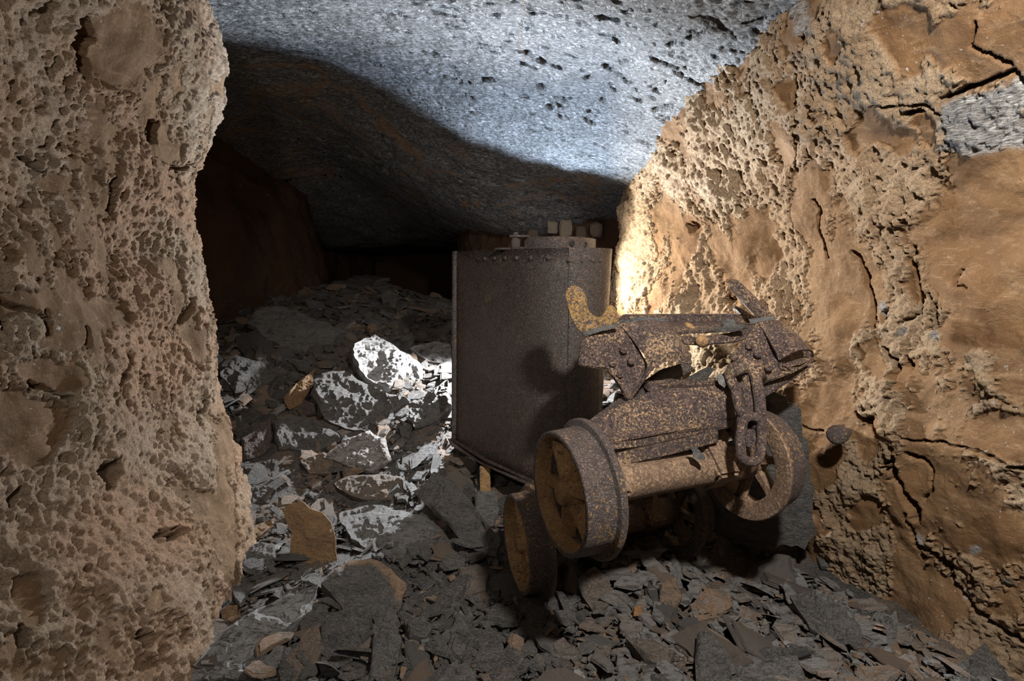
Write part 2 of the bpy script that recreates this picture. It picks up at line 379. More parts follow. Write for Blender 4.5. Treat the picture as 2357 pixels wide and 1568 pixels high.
# right wall: leans in over the cart, ends in a corner behind the tub
pathR = [(1.55, 4.6), (1.05, 4.2), (0.74, 3.86), (0.64, 3.58), (0.72, 3.3), (0.88, 2.98), (1.08, 2.62), (1.27, 2.2), (1.42, 1.72), (1.52, 1.2), (1.66, 0.3), (1.75, -1.0)]
def offR(p, z):
    k = max(0.0, min(1.0, (3.4 - p[1]) / 0.7))
    lean = 0.40 * sstep(1.10, 2.25, z) * k
    foot = -0.10 * (1 - sstep(0.0, 0.7, z)) * k
    return 0.0 + lean + foot
stepR = lambda q: 0.0048 if (1.0 < q[1] < 3.75) else 0.03
zsR = np.concatenate([np.linspace(-0.15, 2.4, 540), np.linspace(2.45, 2.9, 8)])
ellR = [(1815, 205, 30, 45), (1810, 340, 34, 68), (1878, 80, 28, 22), (1945, 100, 20, 45), (1590, 545, 28, 62), (1718, 520, 45, 30), (1745, 590, 38, 55), (1690, 560, 20, 40),
        (1880, 520, 16, 50), (1980, 620, 22, 60), (1555, 290, 14, 14), (1925, 740, 45, 70), (2085, 80, 60, 90), (2240, 100, 130, 70), (2060, 330, 40, 28), (2000, 300, 50, 50),
        (2120, 300, 30, 40), (1890, 930, 60, 60), (2000, 830, 30, 40), (1990, 1010, 35, 60), (2085, 1110, 35, 55), (1990, 1190, 40, 35), (2240, 560, 140, 160),
        (2250, 760, 130, 60), (1890, 1060, 45, 60), (1880, 1190, 25, 50), (2280, 1000, 120, 60), (2290, 1250, 100, 70), (1520, 690, 16, 40), (1690, 665, 30, 40), (2090, 640, 30, 50), (2050, 870, 18, 40)]
crR = [(6, 0.03, [(2232, 60), (2220, 120), (2255, 150), (2290, 172)]), (7, 0.05, [(2165, 228), (2230, 205), (2300, 188), (2335, 225), (2347, 285), (2338, 335), (2350, 420)]),
       (5, 0.035, [(2097, 580), (2093, 640), (2106, 680), (2100, 715), (2055, 748)]), (5, 0.03, [(1865, 470), (1890, 540), (1895, 600)]), (6, 0.04, [(1968, 580), (1985, 640), (1990, 720), (2000, 760)]),
       (5, 0.03, [(2025, 800), (2047, 850), (2030, 905)]), (8, 0.05, [(1950, 955), (1990, 985), (2035, 1035), (2040, 1090), (2070, 1140), (2110, 1200)]),
       (5, 0.03, [(2070, 1045), (2120, 1090), (2133, 1130), (2115, 1162)]), (5, 0.03, [(1838, 165), (1842, 195), (1832, 240)]), (4, 0.03, [(1842, 285), (1845, 350), (1830, 400)]),
       (5, 0.025, [(2060, 1010), (2240, 1040), (2357, 1090)]), (5, 0.025, [(2320, 1120), (2357, 1155)]), (4, 0.02, [(1845, 988), (1890, 995)]), (5, 0.03, [(2080, 1180), (2100, 1240), (2110, 1290)]),
       (5, 0.02, [(2010, 245), (2120, 240), (2160, 270)]), (4, 0.02, [(2130, 745), (2140, 700), (2125, 670)]), (4, 0.02, [(2210, 620), (2205, 650), (2230, 665)]), (6, 0.03, [(2160, 1290), (2200, 1370), (2357, 1500)]), (6, 0.025, [(2100, 1250), (2160, 1300)])]
holR = [(1975, 965, 16, 12, 0.05), (1665, 690, 14, 14, 0.03), (2020, 745, 10, 20, 0.03), (2062, 830, 8, 18, 0.03), (1878, 85, 12, 12, 0.03), (1590, 520, 12, 18, 0.02), (2030, 1090, 10, 26, 0.04), (2105, 265, 25, 10, 0.03)]
def smR(P, PX):
    return -0.03 + 0.52 * (1 - 0.8 * sstep(820, 1050, PX[:, 1])) * sstep(2000, 2200, PX[:, 0] + 0.12 * (PX[:, 1] - 700)) * (PX[:, 2] > 0.2) - 0.25 * (1 - sstep(1480, 1620, PX[:, 0]))
def greyR(P, PX):
    warp = 12 * fbm(P, 12, 3, 91)
    x = PX[:, 0] + warp; y = PX[:, 1] + warp
    g = sstep(2155, 2175, x) * (1 - sstep(2325, 2342, x)) * sstep(-8, 8, y - (232 - (x - 2170) * 0.24)) * (1 - sstep(345, 365, y))
    g = np.where(PX[:, 2] > 0.2, g, 0)
    for cx, cy, r in [(2020, 715, 14), (2060, 765, 14), (2235, 1275, 12), (2110, 1250, 12), (1870, 60, 26), (1850, 20, 24), (2300, 1340, 10), (2120, 770, 10), (2225, 1380, 10)]:
        q = np.hypot((x - cx), (y - cy) * 0.8) / r
        g = np.maximum(g, np.where(PX[:, 2] > 0.2, (1 - sstep(0.5, 1.2, q)) * 0.8, 0))
    return g
plan_wall('wall_right', pathR, offR, zsR, M_RIGHT, ellR, crR, holR, 0, 21, stepR, grey=greyR, smooth_fn=smR)

# back walls of the side passage
stepB = lambda q: 0.03
zsB = np.linspace(-0.1, 3.2, 110)
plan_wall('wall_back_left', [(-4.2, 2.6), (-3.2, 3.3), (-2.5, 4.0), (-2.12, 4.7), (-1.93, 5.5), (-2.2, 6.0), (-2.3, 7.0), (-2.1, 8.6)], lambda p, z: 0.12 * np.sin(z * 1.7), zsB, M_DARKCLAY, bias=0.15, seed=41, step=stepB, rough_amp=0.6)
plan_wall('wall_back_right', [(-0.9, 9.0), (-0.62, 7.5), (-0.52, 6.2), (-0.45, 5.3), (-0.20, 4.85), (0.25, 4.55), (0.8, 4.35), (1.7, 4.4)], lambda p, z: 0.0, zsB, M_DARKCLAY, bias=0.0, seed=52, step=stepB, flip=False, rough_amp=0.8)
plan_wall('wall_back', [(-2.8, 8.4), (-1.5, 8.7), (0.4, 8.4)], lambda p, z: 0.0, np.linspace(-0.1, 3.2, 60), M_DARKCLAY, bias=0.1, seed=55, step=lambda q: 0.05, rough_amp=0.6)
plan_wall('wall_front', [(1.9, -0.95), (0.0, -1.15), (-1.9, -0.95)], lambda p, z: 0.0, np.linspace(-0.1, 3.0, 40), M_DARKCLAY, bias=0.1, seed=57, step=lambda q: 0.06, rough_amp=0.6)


def wall_stone(px, py, Y, r, parent, mat, val, seed):
    q = np.random.RandomState(seed); bm = bmesh.new(); bmesh.ops.create_icosphere(bm, subdivisions=2, radius=1.0)
    for v in bm.verts:
        c = Vector([math.copysign(abs(x) ** 0.55, x) for x in v.co])
        v.co = c * (1 + 0.30 * float(noise(np.array([list(v.co)]), 1.6, seed)[0]))
    o = bm_obj('stone', bm, mat, parent); o.location = at(px, py, Y); o.scale = (r * q.uniform(0.75, 1.0), r * 0.5, r * q.uniform(1.0, 1.3)); o.rotation_euler = (0, q.uniform(-.15, .15), q.uniform(-.3, .3))
    a_ = o.data.attributes.new('val', 'FLOAT', 'POINT'); a_.data.foreach_set('value', np.full(len(o.data.vertices), val, np.float32))
M_BEDDED = mat_slate('bedded_stone', (0.12, 0.08, 0.05), (0.26, 0.18, 0.12), (0.46, 0.38, 0.29))
for i, (x, y, r) in enumerate(((1272, 524, 0.045), (1302, 526, 0.055), (1336, 538, 0.045), (1372, 530, 0.05), (1226, 545, 0.045))):
    wall_stone(x, y, 4.32 - 0.03 * (x > 1350), r, bpy.data.objects['wall_back_right'], M_BEDDED, 0.7 if i < 2 else 0.0, 300 + i)
# ------------------------------------------------------------------ ceiling and floor as height fields
class TPS:
    def __init__(s, pts, smooth=1e-3):
        pts = np.asarray(pts, float); s.c = pts[:, :2]; n = len(pts)
        K = s.k(s.c, s.c) + smooth * np.eye(n)
        Pm = np.hstack([np.ones((n, 1)), s.c])
        A = np.block([[K, Pm], [Pm.T, np.zeros((3, 3))]])
        s.w = np.linalg.solve(A, np.concatenate([pts[:, 2], np.zeros(3)]))
    @staticmethod
    def k(a, b):
        r2 = ((a[:, None] - b[None]) ** 2).sum(-1); return 0.5 * r2 * np.log(r2 + 1e-12)
    def __call__(s, XY):
        XY = np.asarray(XY, float)
        out = np.empty(len(XY))
        for i in range(0, len(XY), 50000):
            q = XY[i:i + 50000]
            out[i:i + 50000] = s.k(q, s.c) @ s.w[:-3] + s.w[-3] + q @ s.w[-2:]
        return out
roof_pts = [tuple(at(*q)) for q in [(500, 0, 2.5), (800, 0, 2.42), (1178, 0, 2.3), (1500, 0, 2.1), (1860, 0, 1.95), (560, 60, 2.8), (720, 60, 2.75), (1050, 140, 2.85), (1400, 250, 2.85),
    (1600, 190, 2.45), (1520, 370, 3.0), (1440, 410, 3.25), (720, 150, 3.35), (880, 215, 3.4), (1050, 295, 3.4), (1230, 360, 3.42), (1390, 415, 3.45), (575, 180, 3.5),
    (620, 240, 4.1), (800, 290, 4.0), (1000, 380, 4.0), (1200, 440, 4.05), (1380, 455, 4.0), (1200, 520, 4.4), (560, 400, 5.0), (760, 400, 5.2), (960, 470, 5.0), (760, 560, 6.5), (950, 560, 7.0), (850, 575, 8.4)]]
roof_pts += [(-1.4, 1.2, 2.35), (0, 1.2, 2.35), (1.2, 1.2, 2.2), (-1.4, -0.6, 2.4), (0, -0.6, 2.4), (1.5, -0.6, 2.3), (-2.6, 3.0, 2.5), (-3.6, 4.0, 2.4), (1.8, 3.2, 1.65), (1.6, 4.4, 1.6)]
ROOF = TPS(roof_pts, 2e-3)
def axis_grid(segs):
    out = []
    for a, b, st in segs: out.append(np.arange(a, b, st))
    return np.concatenate(out)
xs = axis_grid([(-4.2, -1.7, 0.05), (-1.7, 1.5, 0.0085), (1.5, 2.2, 0.05)])
ys = axis_grid([(-1.3, 1.8, 0.06), (1.8, 3.9, 0.0085), (3.9, 5.2, 0.02), (5.2, 9.0, 0.06)])
def height_mesh(name, f, disp, mat, attr_fn):
    X, Y = np.meshgrid(xs, ys, indexing='ij')
    Z = f(np.stack([X.ravel(), Y.ravel()], 1))
    P = np.stack([X.ravel(), Y.ravel(), Z], 1)
    N = grid_normals(P.reshape(len(xs), len(ys), 3)).reshape(-1, 3)
    PX = proj(P)
    V = P + N * disp(P, PX)[:, None]
    o = mesh_np(name, V, grid_faces(len(xs), len(ys)), mat, attrs=attr_fn(P, PX), smooth=True)
    o['kind'] = 'structure'; return o
veins = [(13, [(575, 148), (650, 150), (715, 152), (770, 195), (830, 235), (860, 265), (900, 310), (950, 345), (975, 375)]), (22, [(590, 215), (650, 205), (720, 212), (745, 195)]),
         (8, [(640, 388), (700, 400), (770, 395)]), (7, [(930, 395), (1010, 390), (1060, 400)]), (7, [(1160, 425), (1300, 415), (1380, 420)]), (6, [(1060, 465), (1180, 470), (1260, 440), (1300, 460)]), (3, [(1204, 0), (1200, 60), (1196, 160)]), (14, [(575, 260), (600, 215)]), (10, [(520, 310), (590, 300)])]
rcr = [(5, 0.035, [(1340, 190), (1420, 150), (1530, 110), (1640, 60)]), (5, 0.03, [(1470, 215), (1550, 180), (1660, 130)]), (5, 0.03, [(1700, 60), (1760, 40), (1840, 20)]), (5, 0.03, [(1480, 265), (1560, 235)]),
       (6, 0.05, [(850, 260), (880, 320), (920, 390), (960, 440), (1000, 520)]), (7, 0.05, [(690, 350), (800, 350), (900, 390)]), (4, 0.02, [(1300, 310), (1360, 300), (1420, 270)])]
def roof_disp(P, PX):
    S = (0.7, 1.3, 1.0)
    d = 0.025 * fbm(P, 1.3, 3, 61) + 0.008 * fbm(P, 5, 3, 64) + 0.008 * (np.abs(noise(P, 13, 70, S)) - 0.3) + 0.007 * (np.abs(noise(P, 30, 71, S)) - 0.3) + 0.006 * noise(P, 55, 72, S)
    d += 0.018 * sstep(0.30, 0.75, fbm(P, 15, 4, 75, 0.6, (0.45, 1.4, 1)))
    for wd, dep, pts in rcr:
        q = polydist(PX[:, 0] + 8 * noise(P, 15, 77), PX[:, 1] + 8 * noise(P, 15, 78), pts) / wd
        d += 0.6 * dep * (1 - sstep(0.2, 1, q)) * (PX[:, 2] > 0.2) * sstep(-0.15, 0.25, noise(P, 16, 83))
    return d
def roof_attr(P, PX):
    v = np.zeros(len(P)); wx = PX[:, 0] + 12 * noise(P, 9, 81); wy = PX[:, 1] + 12 * noise(P, 9, 82)
    for wd, pts in veins:
        v = np.maximum(v, np.where(PX[:, 2] > 0.2, 0.75 - 0.75 * sstep(0.15, 1.0, polydist(wx, wy, pts) / wd), 0))
    v = np.maximum(v, 0.45 * sstep(0.35, 0.6, fbm(P, 3, 3, 88)) * (P[:, 1] > 3.6))
    return {'vein': v, 'pit': np.zeros(len(P))}
height_mesh('ceiling', ROOF, roof_disp, M_ROOF, roof_attr)

floor_pts = [tuple(at(*q)) for q in [(420, 1560, 1.66), (800, 1568, 1.6), (1178, 1568, 1.6), (1600, 1568, 1.62), (2000, 1568, 1.62), (2330, 1550, 1.66), (550, 1200, 2.68), (480, 1350, 2.1), (700, 1320, 2.2), (940, 1330, 2.2),
    (1250, 1372, 2.1), (1500, 1290, 2.25), (1700, 1235, 2.45), (1860, 1255, 2.45), (2080, 1390, 2.0), (1600, 1400, 1.98), (830, 1200, 2.72), (1010, 1190, 2.62), (1110, 1125, 2.72), (1250, 1160, 2.7), (1560, 1240, 2.6), (850, 1060, 3.1), (620, 1060, 3.15), (1020, 1010, 3.15),
    (650, 930, 3.5), (870, 830, 3.85), (1020, 870, 3.7), (1380, 880, 3.45), (1300, 1000, 3.0), (540, 780, 4.1), (640, 720, 4.5), (1020, 760, 4.3), (760, 690, 4.9), (830, 655, 5.3), (950, 690, 5.1), (1030, 720, 4.9)]]
floor_pts += [(0.76, 2.95, 0.5), (0.62, 2.68, 0.36), (0.92, 2.62, 0.26), (0.5, 3.15, 0.52), (-1.4, 0.8, 0.05), (0, 0.6, 0.02), (1.5, 0.8, 0.05), (0, -1, 0), (-1.5, -1, 0), (1.7, -1, 0), (-2.6, 3.6, 0.75), (-2.4, 4.6, 0.95), (-1.2, 6.6, 0.9), (-1.2, 8.5, 0.6), (0.5, 5.0, 0.8), (1.4, 4.2, 0.6), (1.5, 3.0, 0.25), (-2.4, 6.6, 0.9), (-3.6, 4, 0.8)]
FLOOR = TPS(floor_pts, 2e-3)
def floor_disp(P, PX):
    return 0.028 * fbm(P, 3.5, 3, 101) + 0.016 * (np.abs(noise(P, 14, 104)) - 0.3) + 0.010 * noise(P, 34, 105) - 0.012
def floor_attr(P, PX):
    return {'tint': np.clip(0.25 + 1.1 * fbm(P, 2.2, 3, 111), 0, 0.8) * 0.7, 'val': np.zeros(len(P))}
xs = axis_grid([(-4.2, -1.7, 0.05), (-1.7, 1.6, 0.013), (1.6, 2.2, 0.05)]); ys = axis_grid([(-1.3, 1.4, 0.06), (1.4, 3.9, 0.013), (3.9, 5.4, 0.02), (5.4, 9.0, 0.06)])
floor_o = height_mesh('floor', FLOOR, floor_disp, M_SLATE, floor_attr)
def fz(x, y): return float(FLOOR(np.array([[x, y]]))[0])
def fn(x, y):
    e = 0.06
    return norm([-(fz(x + e, y) - fz(x - e, y)) / (2 * e), -(fz(x, y + e) - fz(x, y - e)) / (2 * e), 1])
def floor_hit(px, py):
    r = ray(px, py); t = 0.8
    ts = np.arange(0.8, 9, 0.01); P = CAM + ts[:, None] * r
    below = P[:, 2] < FLOOR(P[:, :2])
    i = int(np.argmax(below)) if below.any() else -1
    return P[i]

# ------------------------------------------------------------------ loose slate
def slate_template(rs, n, layers, ring_detail=False):
    """an angular plate of slate in layers: unit radius, thickness up z; triangles"""
    ang = np.sort((np.arange(n) + rs.uniform(-0.38, 0.38, n)) * 2 * math.pi / n)
    rad = rs.uniform(0.55, 1.15, n); el = rs.uniform(0.55, 0.9)
    th = rs.uniform(0.12, 0.34)
    V = []; F = []
    out = np.stack([np.cos(ang) * rad, np.sin(ang) * rad * el], 1)
    rings = []
    for l in range(layers):
        sc_ = 1 - 0.16 * l / max(1, layers - 1) + rs.uniform(-0.05, 0.05)
        sh = rs.uniform(-0.06, 0.06, 2); jit = 1 + rs.uniform(-0.10, 0.10, n)
        z0 = -th / 2 + th * l / layers; z1 = -th / 2 + th * (l + 1) / layers
        for k, (z, s) in enumerate(((z0, sc_), (z1, sc_ * rs.uniform(0.90, 0.99)))):
            ring = np.zeros((n, 3)); ring[:, :2] = out * s * jit[:, None] + sh
            ring[:, 2] = z + rs.uniform(-0.025, 0.025, n); rings.append(ring)
    V = np.vstack(rings)
    for r in range(len(rings) - 1):
        for i in range(n):
            a, b = r * n + i, r * n + (i + 1) % n; c, d = a + n, b + n
            F += [(a, b, d), (a, d, c)]
    top = len(rings) - 1
    V = np.vstack([V, [[rs.uniform(-.15, .15), rs.uniform(-.12, .12), rings[top][:, 2].mean() + rs.uniform(0.0, 0.07)]]])
    c = len(V) - 1
    for i in range(n): F.append((top * n + i, top * n + (i + 1) % n, c))
    return V, np.array(F)
def rot_to(nrm, spin):
    z = norm(nrm); x = np.array([1.0, 0, 0]) if abs(z[0]) < 0.9 else np.array([0, 1.0, 0])
    x = norm(x - z * x.dot(z)); y = np.cross(z, x)
    c, s = math.cos(spin), math.sin(spin)
    return np.stack([x * c + y * s, -x * s + y * c, z], 1)
rs = np.random.RandomState(5)
def left_bound(y): return -1.22 if y < 2.0 else (-1.25 if y < 2.55 else -2.3)
def right_bound(y): return np.interp(y, [1.0, 1.7, 2.5, 3.0, 3.6, 4.4, 5.2], [1.55, 1.45, 1.2, 0.9, 0.62, 0.4, -0.4])
def sample_spot(rs, near_pow):
    while True:
        y = 1.45 + (5.4 - 1.45) * rs.uniform() ** near_pow
        lo, hi = left_bound(y), right_bound(y)
        x = rs.uniform(-2.3, 1.55)
        if lo < x < hi and abs(x) < y * 0.97 + 0.1: return x, y
def orient(rs, x, y, tilt):
    n = fn(x, y)
    # the slates mostly dip the way the heap slid: down towards the camera and the right
    return norm(n + np.array([rs.normal(0, tilt) + 0.06, rs.normal(0, tilt) - 0.10, 0]))
def dusty(x, y):
    p = np.array([[x, y, 0.3]]); return float(np.clip(0.5 + 1.6 * fbm(p, 1.7, 3, 131)[0], 0, 1))
TPL = [slate_template(rs, rs.randint(7, 12), rs.randint(2, 4)) for _ in range(48)]
def scatter_stuff(count):
    Vs, Fs, T, Va = [], [], [], []; base = 0
    X = np.array([sample_spot(rs, 1.25) for _ in range(count)])
    Z = FLOOR(X)
    e = 0.06
    nx = -(FLOOR(X + [e, 0]) - FLOOR(X - [e, 0])) / (2 * e); ny = -(FLOOR(X + [0, e]) - FLOOR(X - [0, e])) / (2 * e)
    dst = np.clip(0.45 + 1.6 * fbm(np.column_stack([X, np.full(count, 0.3)]), 1.7, 3, 131), 0, 1)
    for i in range(count):
        V, F = TPL[rs.randint(len(TPL))]
        r = 0.0095 * (1 - rs.uniform()) ** -0.60; r = min(r, 0.065) * (0.8 + 0.12 * X[i, 1])
        tl = 0.22 if rs.uniform() < 0.75 else 0.7
        n = norm([nx[i] + rs.normal(0, tl) + 0.06, ny[i] + rs.normal(0, tl) - 0.10, 1])
        R = rot_to(n, rs.uniform(0, 6.28))
        S = np.array([r * rs.uniform(0.8, 1.5), r * rs.uniform(0.7, 1.1), r * rs.uniform(0.5, 1.2)])
        P = (V * S) @ R.T + [X[i, 0], X[i, 1], Z[i] + r * rs.uniform(-0.15, 0.5)]
        Vs.append(P); Fs.append(F + base); base += len(V)
        tn = 0.0; u = rs.uniform()
        if u < 0.05 + 0.10 * float(sstep(0.1, 0.6, X[i, 0])): tn = rs.uniform(0.6, 1.0)
        elif u < 0.55: tn = min(1, dst[i] + 0.35 * sstep(0.2, 0.8, X[i, 0])) * rs.uniform(0.1, 0.65)
        T.append(np.full(len(V), tn)); Va.append(np.full(len(V), 0.42 * float(sstep(0.0, 0.7, X[i, 0])) + rs.uniform(0, 0.15) if rs.uniform() < 0.95 else rs.uniform(0.3, 0.9)))  # chips paler towards the right: stronger light there put into the colour
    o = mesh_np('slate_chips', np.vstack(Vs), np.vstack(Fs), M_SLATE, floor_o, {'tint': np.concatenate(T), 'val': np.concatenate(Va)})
    o['kind'] = 'stuff'
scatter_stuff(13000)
# the stones one could pick out of the rubble: parts of the floor, sharing 24 shapes
stone_meshes = []; stone_tinted = []
for k in range(24):
    V, F = slate_template(rs, rs.randint(8, 13), rs.randint(3, 5))
    u = rs.uniform(); tn = rs.uniform(0.6, 1.0) if u < 0.10 else (rs.uniform(0.15, 0.6) if u < 0.35 else 0.0)
    o = mesh_np('stone', V, F, M_SLAB, None, {'tint': np.full(len(V), tn), 'val': np.full(len(V), rs.uniform(0, 0.3))})
    if tn > 0: stone_tinted.append(k)
    stone_meshes.append(o.data); bpy.data.objects.remove(o)
for k in range(290):
    x, y = sample_spot(rs, 1.15)
    r = min(0.16, 0.040 * (1 - rs.uniform()) ** -0.45) * (0.75 + 0.14 * y)
    mi = k % 24
    if x > 0.15 and rs.uniform() < 0.45: mi = stone_tinted[k % len(stone_tinted)]
    o = bpy.data.objects.new('stone', stone_meshes[mi]); COL.objects.link(o); o.parent = floor_o
    R = rot_to(orient(rs, x, y, 0.30), rs.uniform(0, 6.28))
    S = Matrix.Diagonal((r * rs.uniform(0.9, 1.5), r * rs.uniform(0.7, 1.0), r * rs.uniform(0.5, 1.0), 1))
    o.matrix_local = Matrix.Translation((x, y, fz(x, y) + r * rs.uniform(-0.05, 0.22))) @ Matrix(R.tolist()).to_4x4() @ S

# ------------------------------------------------------------------ rocks that stand out, each a thing
def rock(name, outline, label, cat='rock', base=None, Y=None, nrm=None, cam=0.6, thick=0.08, lift=0.0, mat=None, tint=0.0, val=0.1, rim=0.0, rough=0.012, seed=1, dome=0.25, layers=3):
    """outline measured on the photograph -> a solid slab lying in the plane (point, normal)"""
    rr = np.random.RandomState(seed)
    ol = np.array(outline, float)
    if base is None: base = (ol[:, 0].mean(), ol[:, 1].max() * 0.35 + ol[:, 1].mean() * 0.65)
    P0 = at(*base, Y) if Y is not None else floor_hit(*base)
    if nrm is None:
        n0 = fn(P0[0], P0[1]); n0 = norm(n0 + cam * -ray(*base))
    else: n0 = norm(nrm)
    P0 = P0 + n0 * lift
    def on_plane(px, py):
        r = ray(px, py); t = (P0 - CAM).dot(n0) / r.dot(n0); return CAM + t * r
    W = np.array([on_plane(*q) for q in ol])
    # densify the outline, roughen it
    pts = []
    m = len(W)
    for i in range(m):
        a, b = W[i], W[(i + 1) % m]; seg = max(2, int(np.linalg.norm(b - a) / 0.022))
        for s in range(seg): pts.append(a + (b - a) * s / seg)
    pts = np.array(pts); n = len(pts); C = pts.mean(0)
    size = np.linalg.norm(pts - C, axis=1).mean()
    pts = C + (pts - C) * (1 + 0.10 * fbm(pts, 9, 3, seed))[:, None]
    R3 = rot_to(n0, 0.0)
    rings = []
    for l in range(layers, 0, -1):                          # back layers, stepping like cleaved slate
        sc1 = 1.0 - 0.05 * l + rr.uniform(-0.03, 0.03)
        for dz in (l / layers, (l - 0.92) / layers):
            rings.append(C + (pts - C) * (sc1 * (1 + 0.05 * fbm(pts, 22, 2, seed + l * 7)))[:, None] - n0 * thick * dz)
    V = list(np.vstack(rings)); F = []; nr = len(rings)
    for r in range(nr - 1):
        for i in range(n):
            p_, q_ = r * n + i, r * n + (i + 1) % n
            F += [(p_, q_, q_ + n), (p_, q_ + n, p_ + n)]
    L2 = (rings[-1] - C) @ R3[:, :2]                        # cap: constrained triangulation with interior points
    stp = max(0.007, size / 15)
    gx, gy = np.meshgrid(np.arange(L2[:, 0].min(), L2[:, 0].max(), stp), np.arange(L2[:, 1].min(), L2[:, 1].max(), stp * 0.87), indexing='ij')
    gx = gx + (np.arange(gx.shape[1]) % 2)[None] * stp * 0.5
    q = np.column_stack([gx.ravel(), gy.ravel()]) + rr.uniform(-0.28, 0.28, (gx.size, 2)) * stp
    loop = [tuple(p) for p in L2] + [tuple(L2[0])]
    ed = polydist(q[:, 0], q[:, 1], loop)
    inside = np.zeros(len(q), bool)
    for (x0, y0), (x1, y1) in zip(loop, loop[1:]):
        cr = ((y0 > q[:, 1]) != (y1 > q[:, 1])); xi = x0 + (q[:, 1] - y0) * (x1 - x0) / ((y1 - y0) if y1 != y0 else 1e-9)
        inside ^= cr & (q[:, 0] < xi)
    q = q[inside & (ed > stp * 0.55)]
    allp = [Vector(p) for p in L2] + [Vector(p) for p in q]
    cv, ce, cf = geometry.delaunay_2d_cdt(allp, [], [list(range(n))], 1, 1e-7)[:3]
    cv = np.array([tuple(p) for p in cv]); base_i = (nr - 1) * n
    dd = polydist(cv[:, 0], cv[:, 1], loop); dn = np.clip(dd / (0.55 * size), 0, 1)
    Pc = C + cv @ R3[:, :2].T - n0 * thick * (0.08 / layers)
    fr = fbm(Pc, 0.55 / size, 3, seed + 3)
    terr = np.floor(fr * 5 + 0.5) / 5
    fac = np.full(len(cv), dome * thick * 1.15)
    for k in range(6):
        th_ = rr.uniform(0, 6.283); dk = np.array([math.cos(th_), math.sin(th_)])
        fac = np.minimum(fac, rr.uniform(0.2, 0.65) * dome / 0.25 * (rr.uniform(0.25, 0.8) * size - cv @ dk) * min(1.0, thick / size * 1.6))
    fac = np.maximum(fac, 0.02 * thick)
    hgt = fac * sstep(0.0, 0.16, dn) + sstep(0.0, 0.25, dn) * rough * (2.6 * terr + 0.6 * fbm(Pc, 16, 4, seed + 11) + 0.3 * noise(Pc, 60, seed + 15))
    Pc = Pc + n0 * hgt[:, None]
    remap = []
    for i, p in enumerate(cv):
        if dd[i] < 1e-6:
            j = int(np.argmin(((L2 - p) ** 2).sum(1)))
            if ((L2[j] - p) ** 2).sum() < 1e-10: remap.append(base_i + j); continue
        remap.append(len(V)); V.append(Pc[i])
    for f_ in cf:
        for k in range(1, len(f_) - 1): F.append((remap[f_[0]], remap[f_[k]], remap[f_[k + 1]]))
    V.append(C - n0 * thick)
    for i in range(n): F.append(((i + 1) % n, i, len(V) - 1))
    V = np.array(V); F = np.array(F)
    lv = (V - C) @ R3[:, :2]; dn2 = np.clip(polydist(lv[:, 0], lv[:, 1], loop) / (0.55 * size), 0, 1)
    pp = proj(V); pc = proj(C[None])[0]; sz = np.abs(pp[:, :2] - pc[:2]).max()
    side = sstep(-0.10, 0.40, (pc[1] - pp[:, 1]) / sz + 0.45 * (pp[:, 0] - pc[0]) / sz)
    T = np.clip(tint + rim * side * (1 - sstep(0.10, 0.55, dn2 + 0.30 * fbm(V, 7, 4, seed + 21))) * 1.1, 0, 1)
    tri = V[F]; fnm = np.cross(tri[:, 1] - tri[:, 0], tri[:, 2] - tri[:, 0])
    if (fnm * (tri.mean(1) - V.mean(0))).sum() < 0: F = F[:, ::-1]
    org = C - n0 * thick * 0.5
    o = mesh_np(name, V - org, F, mat or M_SLAB, attrs={'tint': T, 'val': np.full(len(V), val)})
    o.location = org
    tag(o, label, cat)
    return o
S_, O_ = M_SLAB, M_ORANGE
rock('flat_rock', [(645, 1172), (665, 1156), (690, 1150), (712, 1168), (742, 1176), (765, 1200), (774, 1245), (776, 1300), (740, 1312), (690, 1302), (664, 1280), (668, 1225), (655, 1195)],
     'tall orange-brown slab standing upright in the rubble left of the cart', base=(715, 1300), nrm=(0.15, -1, 0.32), thick=0.05, mat=O_, rough=0.008, seed=2, dome=0.3)
rock('boulder', [(735, 1340), (760, 1305), (800, 1282), (850, 1278), (905, 1305), (942, 1342), (934, 1385), (908, 1432), (850, 1442), (795, 1420), (765, 1385)],
     'dark boulder with a tan-stained upper edge in front of the upright orange slab', lift=0.06, cam=0.9, thick=0.16, rim=1.9, rough=0.018, seed=3, dome=0.35)
rock('boulder', [(735, 1425), (790, 1400), (845, 1425), (858, 1470), (800, 1535), (735, 1505)], 'rounded dark boulder just below the tan-edged boulder', lift=0.05, cam=0.8, thick=0.13, rough=0.02, seed=4, dome=0.5)
rock('flat_rock', [(640, 1530), (690, 1475), (735, 1425), (745, 1490), (715, 1545), (690, 1575), (630, 1575)], 'brownish slab slanting up against the rounded dark boulder', lift=0.03, cam=0.5, thick=0.08, tint=0.45, seed=5)
rock('flat_rock', [(952, 1132), (1000, 1090), (1036, 1100), (1085, 1160), (1150, 1240), (1150, 1290), (1085, 1265), (1010, 1195)], 'long dark flaky slab leaning beside the foot bracket of the tub', lift=0.08, nrm=(-0.35, -0.8, 0.75), thick=0.10, seed=6, rough=0.02)
rock('block', [(1095, 1128), (1145, 1128), (1150, 1170), (1140, 1212), (1110, 1218), (1090, 1180)], 'grey stone block right under the foot bracket of the tub', 'rock', lift=0.06, cam=1.2, thick=0.10, val=0.3, seed=7)
rock('flat_rock', [(765, 1112), (800, 1095), (880, 1090), (945, 1098), (938, 1128), (885, 1152), (805, 1145)], 'flat brown-grey slab lying level on the rubble left of the tub foot', lift=0.04, cam=0.25, thick=0.06, tint=0.35, seed=8)
